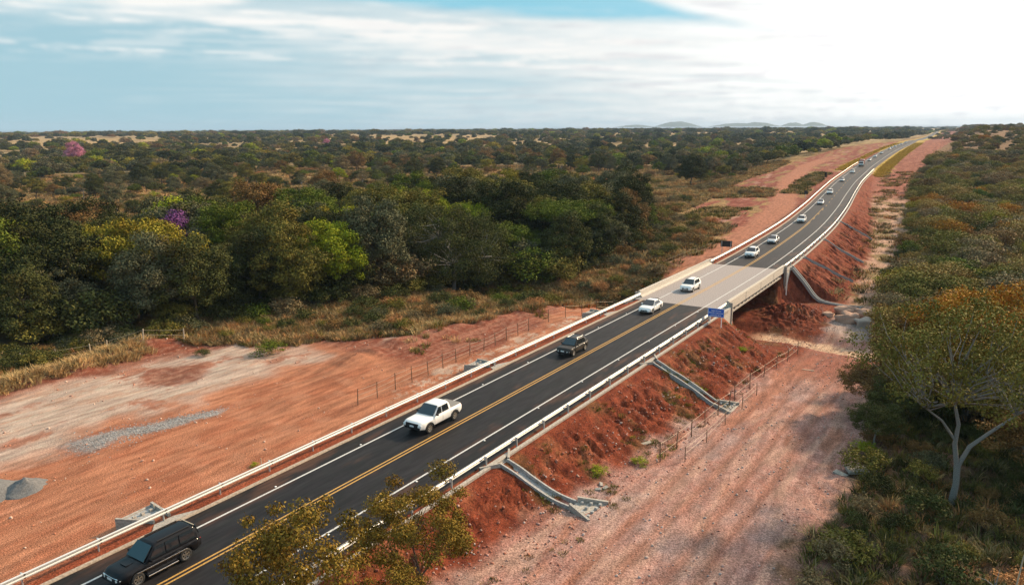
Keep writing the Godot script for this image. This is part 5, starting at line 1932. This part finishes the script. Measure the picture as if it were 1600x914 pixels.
	while n < 270 and k < 5000:
		k += 1
		var v := rng.randf_range(26, 210)
		var f: float = table(FRONT, v)
		var c := f + rng.randf_range(-3.0, 9.0 if v < 60 else 26.0)
		if v < 52.0 and c > -46.0: continue
		var lim: float = table([[50, -43], [60, -28], [75, -20], [90, -16], [110, -13], [135, -15], [180, -20], [210, -44]], v)
		if v >= 52.0 and c > lim: continue
		var back := c < f + 2.0
		var tint := pick({dark = 3, olive = 3, dusty = 2, rust = 1.4, green = 1, grey = 1.5, brown = 1.5})
		if back and tint == "rust": tint = "dark"
		var s := rng.randf_range(0.7, 1.4) * (1.35 if back else 1.0)
		var o := tree("undergrowth_bush", ["bush_a", "bush_b", "scrub_b"][rng.randi() % 3] if back else ["bush_a", "bush_b"][rng.randi() % 2], tint, gp(c, v), Vector3(s * 1.15, s, s * 1.15), rng.randf() * TAU, "", "bushes along the edge of the wood", "shrub")
		pending.append({o = o, say = (SAY[tint] if SAY.has(tint) else "rust-coloured dry tree").replace("tree crown", "bush").replace("tree", "bush"), where = ("against the front of the wood" if back else "in the rough grass before the wood") if v < 110.0 else ("at the foot of the wood beyond the stream")})
		n += 1
	# shrubs under the first rows of the wood
	n = 0
	k = 0
	while n < 130 and k < 3000:
		k += 1
		var v := rng.randf_range(30, 165)
		var f: float = table(FRONT, v)
		var c := f - rng.randf_range(1.0, 15.0)
		var p := gp(c, v)
		if not in_view(p, 1.0): continue
		var tint := pick({deep = 4, dark = 4, olive = 1.5, grey = 1.5, green = 1})
		var s := rng.randf_range(0.7, 1.25)
		var o := tree("understorey_shrub", ["scrub_a", "scrub_b", "scrub_c"][rng.randi() % 3], tint, p, Vector3(s * 1.1, s * 0.9, s * 1.1), rng.randf() * TAU, "", "shrubs under the front of the wood", "shrub")
		pending.append({o = o, say = SAY[tint].replace("tree crown", "shrub").replace("tree", "shrub"), where = "under the left part of the wood" if v < 62.0 else ("under the middle of the wood" if v < 105.0 else "under the right part of the wood")})
		n += 1
	# scrub dotted over the open belts
	var rest := {}
	for i in 2600:
		var r := rng.randf_range(150, 480)
		var a := deg_to_rad(rng.randf_range(-69, -6))
		var u := CAM.x + sin(a) * r
		var vv := cos(a) * r
		if Geometry2D.is_point_in_polygon(Vector2(u, vv), gallery): continue
		var c := u - cx(vv)
		var lim: float = table([[125, -16], [190, -18], [205, -38], [262, -40], [272, -22], [300, -24], [312, -44], [400, -43], [480, -46]], vv)
		if c > lim or vv < 60.0: continue
		if n2(na, u * 0.03, vv * 0.03) < 0.02: continue
		var s := rng.randf_range(0.6, 1.9)
		add_rest(rest, ["bush_a", "bush_b"][rng.randi() % 2], at(u, vv), Vector3(s * 1.2, s * 0.9, s * 1.2), rng.randf() * TAU, tintc(pick({olive = 3, dusty = 3, brown = 2.5, dark = 2, rust = 1.2, green = 0.8, yellow = 0.5})))
	for q in rest: instance("clearing_scrub", protos[q].crown, M.leaf_any, rest[q], "")
	# named single plants
	for q in [[-30.5, 52.5, "green", 1.3, "green creeping bush on the pale dirt below the wood"], [-36.5, 48.5, "dark", 0.7, "small green clump on the pale dirt, left of the creeping bush"], [11.6, 47.6, "lime", 0.55, "bright green weed beside the nearest drain chute"], [13.2, 51.5, "lime", 0.5, "bright green weed farther along the foot of the red bank"], [27.4, 64.5, "lime", 0.8, "bright lime-green tuft at the right edge of the pebbly ground"], [11.2, 86.0, "lime", 0.5, "green weed on the bank below the blue sign"], [-9.0, 33.0, "lime", 0.25, "tiny green weed poking up behind the left guardrail"], [-8.2, 113.5, "deep", 1.7, "dark bush in the gully left of the bridge parapet"], [-11.5, 117.0, "dark", 1.9, "dark round bush left of the bridge, above the gully"], [37.5, 47.0, "rust", 1.0, "orange dry bush in the bottom right corner"]]:
		tree("small_bush", "bush_b", q[2], gp(q[0], q[1]), Vector3(q[3] * 1.3, q[3] * 0.8, q[3] * 1.3), rng.randf() * TAU, q[4], "", "shrub")

# ---------------------------------------------------------------- stones and other small things
func stone_mesh(sd: int, flat := 0.7, rough := 0.22, sub := 1) -> ArrayMesh:
	var r := RandomNumberGenerator.new()
	r.seed = sd
	var sp := SphereMesh.new()
	sp.radius = 1.0
	sp.height = 2.0
	sp.radial_segments = 6 + sub * 3
	sp.rings = 3 + sub * 2
	var arr := sp.get_mesh_arrays()
	var pos: PackedVector3Array = arr[Mesh.ARRAY_VERTEX]
	var st := st_new()
	var idx: PackedInt32Array = arr[Mesh.ARRAY_INDEX]
	var off := r.randf() * 100.0
	for i in idx:
		var p := pos[i]
		if sub > 1: p = Vector3(signf(p.x) * pow(absf(p.x), 0.62), signf(p.y) * pow(absf(p.y), 0.62), signf(p.z) * pow(absf(p.z), 0.62))
		var k := 1.0 + rough * 2.0 * nb.get_noise_3d(p.x * 0.9 + off, p.y * 0.9, p.z * 0.9) + rough * na.get_noise_3d(p.x * 2.2, p.y * 2.2 + off, p.z * 2.2)
		st.add_vertex(Vector3(p.x * k, p.y * k * flat, p.z * k))
	st.generate_normals()
	return st.commit()

func build_details() -> void:
	var lists := [[], [], []]
	for i in 15000:
		var z := i % 10
		var v := rng.randf_range(24, 128)
		var c: float
		var s: float
		var q: Vector3
		if z < 6:
			c = rng.randf_range(9, 27)
			s = 0.018 + 0.085 * pow(rng.randf(), 4.0)
			q = [Vector3(0.48, 0.27, 0.22), Vector3(0.38, 0.30, 0.28), Vector3(0.46, 0.34, 0.29), Vector3(0.30, 0.12, 0.08)][rng.randi() % 4]
			if n2(nb, c * 0.3, v * 0.1) < -0.05: continue
		elif z < 8:
			c = rng.randf_range(7.2, 15)
			s = 0.03 + 0.08 * pow(rng.randf(), 3.0)
			q = [Vector3(0.36, 0.14, 0.09), Vector3(0.42, 0.25, 0.19), Vector3(0.25, 0.07, 0.04)][rng.randi() % 3]
		else:
			v = rng.randf_range(18, 100)
			c = rng.randf_range(-46, -8)
			if n2(nb, c * 0.2, v * 0.2) < 0.12 and c > -38: continue
			s = 0.03 + 0.08 * pow(rng.randf(), 3.0)
			q = [Vector3(0.45, 0.17, 0.09), Vector3(0.60, 0.42, 0.32), Vector3(0.40, 0.22, 0.16)][rng.randi() % 3]
		lists[rng.randi() % 3].append([Transform3D(Basis.from_euler(Vector3(rng.randf() * 6, rng.randf() * 6, 0)).scaled(Vector3(s, s, s) * rng.randf_range(0.8, 1.2)), gp(c, v, s * 0.25)), Color(q.x, q.y, q.z)])
	for k in 3: instance("loose_stones", stone_mesh(300 + k, 0.75, 0.3, 0), M.stone, lists[k], "loose stones strewn over the bare earth")
	# boulders and sacks of earth beside the stream
	var bm := mat(0.58, 0.36, 0.26, 0.95)
	bm.albedo_texture = M.concrete.albedo_texture
	bm.uv1_triplanar = true
	bm.uv1_scale = Vector3.ONE * 0.5
	var bg := mat(0.50, 0.43, 0.37, 0.95)
	bg.albedo_texture = M.concrete.albedo_texture
	bg.uv1_triplanar = true
	bg.uv1_scale = Vector3.ONE * 0.5
	var bl := [[17.6, 119.6, 1.75, 0.95, 0.9, 0.2, "large pink boulder by the stream, left one of the front pair"], [20.4, 118.2, 1.5, 0.9, 0.85, -0.1, "grey block-like boulder by the stream, right one of the front pair"], [17.0, 123.8, 1.7, 0.85, 0.9, 0.2, "pink boulder at the end of the drain chute beyond the bridge"], [20.0, 123.2, 1.8, 0.95, 0.95, -0.2, "long pink boulder behind the grey block"], [22.4, 121.0, 1.0, 0.6, 0.7, 0.6, "pale boulder next to the dark tree by the stream"], [23.0, 116.5, 1.0, 0.7, 0.9, 0.3, "pale grey boulder in the shade of the dark tree"], [14.6, 121.0, 0.8, 0.45, 0.6, 0.3, "small pink boulder nearest the earth heap under the bridge"]]
	for i in bl.size():
		var q: Array = bl[i]
		var o := part(self, "boulder", stone_mesh(320 + i, 1.0, 0.30, 3), bg if i in [1, 5] else bm, gp(q[0], q[1], q[3] * 0.35), Basis(Vector3.UP, q[5]).scaled_local(Vector3(q[2], q[3], q[4])))
		tag(o, q[6], "boulder", "boulders by the stream")
	for q in [[33.2, 42.0, 1.3, 0.8, "pale weathered boulder at the bottom right"], [31.0, 40.0, 0.8, 0.5, "smaller pale rock left of the weathered boulder"]]:
		var o := part(self, "boulder", stone_mesh(340 + int(q[0]), 0.8, 0.25, 2), bg, gp(q[0], q[1], 0.15), Basis(Vector3.UP, 0.5).scaled_local(Vector3(q[2], q[3], q[2] * 0.8)))
		tag(o, q[4], "boulder")
	# heap of grey gravel cut by the left edge
	var gm := mat(0.24, 0.235, 0.23, 0.95)
	gm.albedo_texture = M.rocky.albedo_texture
	gm.uv1_triplanar = true
	gm.uv1_scale = Vector3.ONE * 0.25
	var o := part(self, "gravel_heap", heap_mesh(5, 2.6, 1.15), gm, gp(-21.3, 20.6, -0.1))
	tag(o, "heap of grey gravel cut by the left edge", "heap")
	o = part(self, "gravel_heap", heap_mesh(6, 1.7, 0.9), gm, gp(-19.6, 22.4, -0.1))
	tag(o, "smaller grey gravel heap in front of the left one", "heap")
	# spilled grey gravel: thin uneven patches
	var gl := []
	for i in 3200:
		var t := rng.randf()
		var c := lerpf(-23.6, -20.6, t) + rng.randfn() * lerpf(0.9, 0.45, t) 
		var v := lerpf(28.0, 38.5, t) + rng.randfn() * 0.9
		if t < 0.45: c += rng.randfn() * 0.8
		var s := 0.02 + 0.07 * pow(rng.randf(), 2.5)
		var f := rng.randf_range(0.14, 0.34)
		gl.append([Transform3D(Basis.from_euler(Vector3(rng.randf() * 6, rng.randf() * 6, 0)).scaled(Vector3(s, s * 0.5, s)), gp(c, v, 0.0)), Color(f, f * 0.98, f * 0.96)])
	instance("spilled_gravel", stone_mesh(351, 0.7, 0.3, 0), M.stone, gl, "patch of spilled grey gravel on the pale dirt")
	# concrete fragments and planks
	var sl := part(self, "concrete_slab", box_mesh(1.5, 0.25, 1.1), M.concrete, gp(27.6, 59.3, -0.05), Basis.from_euler(Vector3(0.1, 0.5, 0.05)))
	tag(sl, "broken concrete slab lying at the right edge of the pebbly ground", "slab")
	sl = part(self, "concrete_slab", box_mesh(0.5, 0.18, 1.0), M.concrete, gp(26.6, 58.4, -0.03), Basis.from_euler(Vector3(0.1, 1.2, 0.1)))
	tag(sl, "narrow concrete piece left of the broken slab", "slab")
	var pcs := [[12.6, 45.4, 0.4], [12.9, 45.9, 1.3], [12.4, 46.2, 2.2]]
	for i in 3:
		sl = part(self, "concrete_fragment", box_mesh(0.42, 0.12, 0.24), M.concrete, gp(pcs[i][0], pcs[i][1], 0.02), Basis.from_euler(Vector3(0.25, pcs[i][2], 0.2)))
		tag(sl, "white concrete fragment among weeds beside the nearest chute, %s one" % ["lowest", "middle", "upper"][i], "rubble", "fragments beside the nearest chute")
	sl = part(self, "plank", box_mesh(0.9, 0.05, 0.3), M.pale_wood, gp(12.2, 55.0, 0.05), Basis.from_euler(Vector3(0.3, 0.9, 0.2)))
	tag(sl, "short pale plank lying on the red bank", "plank")
	sl = part(self, "plank", box_mesh(1.3, 0.05, 0.14), M.pale_wood, gp(18.2, 88.5, 0.12), Basis.from_euler(Vector3(0.0, 0.1, 0.0)))
	tag(sl, "plank lying across the red ground before the sandy track", "plank")
	# dead branches beyond the stream and by the bottom right corner
	for q in [[21.6, 127.0, 3.6, "bare leaning branch standing beside the boulders"], [36.4, 43.0, 2.0, "bare branches near the bottom right boulder"]]:
		var st := st_new()
		var r := RandomNumberGenerator.new()
		r.seed = int(q[0] * 10)
		var h: float = q[2]
		tube(st, [Vector3(0, -0.2, 0), Vector3(0.15, h * 0.5, 0.1), Vector3(0.0, h, 0.2)], [0.05, 0.035, 0.012], 6)
		for k in 5:
			var y := h * r.randf_range(0.2, 0.8)
			var d := Vector3(r.randfn(), r.randf_range(0.2, 0.9), r.randfn()).normalized() * h * 0.45
			tube(st, [Vector3(0.1, y, 0.08), Vector3(0.1, y, 0.08) + d * 0.5 + Vector3(0, 0.1, 0), Vector3(0.1, y, 0.08) + d], [0.03, 0.02, 0.008], 5)
		o = part(self, "dead_branch", done(st, true), M.pale_bark, gp(q[0], q[1]))
		tag(o, q[3], "branch")
	# thin leaning pole near the right edge
	var st := st_new()
	tube(st, [Vector3(0, -0.3, 0), Vector3(0.25, 3.2, 0.0), Vector3(0.75, 6.8, 0.1)], [0.045, 0.035, 0.02], 6)
	o = part(self, "thin_pole", done(st, true), M.pale_wood, gp(37.3, 44.0))
	tag(o, "thin leaning pale pole at the right edge", "pole")
	# marker stakes left of the guardrail
	for q in [[-8.0, 24.6, "thin pale stake behind the left guardrail near the black car"], [-7.4, 32.4, "thin pale stake behind the left guardrail, farther from the black car"]]:
		o = part(self, "marker_stake", box_mesh(0.05, 0.9, 0.05), M.pale_wood, gp(q[0], q[1], -0.1), Basis(Vector3.BACK, 0.06))
		tag(o, q[2], "stake", "marker stakes")

func heap_mesh(sd: int, r: float, h: float) -> ArrayMesh:
	var st := st_new()
	var n := 28
	var m := 12
	var P := func(i, j):
		var a: float = TAU * (i % n) / n
		var t: float = float(j) / m
		var k := 1.0 + 0.18 * na.get_noise_3d(cos(a) * 1.2, sin(a) * 1.2, sd)
		var y: float = h * (pow(1.0 - t, 1.15)) + 0.12 * nb.get_noise_3d(cos(a) * t * 4, sin(a) * t * 4, sd) - (0.25 if j == m else 0.0)
		return Vector3(cos(a) * r * t * k, y, sin(a) * r * t * k)
	for j in m:
		for i in n:
			quad(st, P.call(i, j), P.call(i + 1, j), P.call(i + 1, j + 1), P.call(i, j + 1))
	return done(st, true)
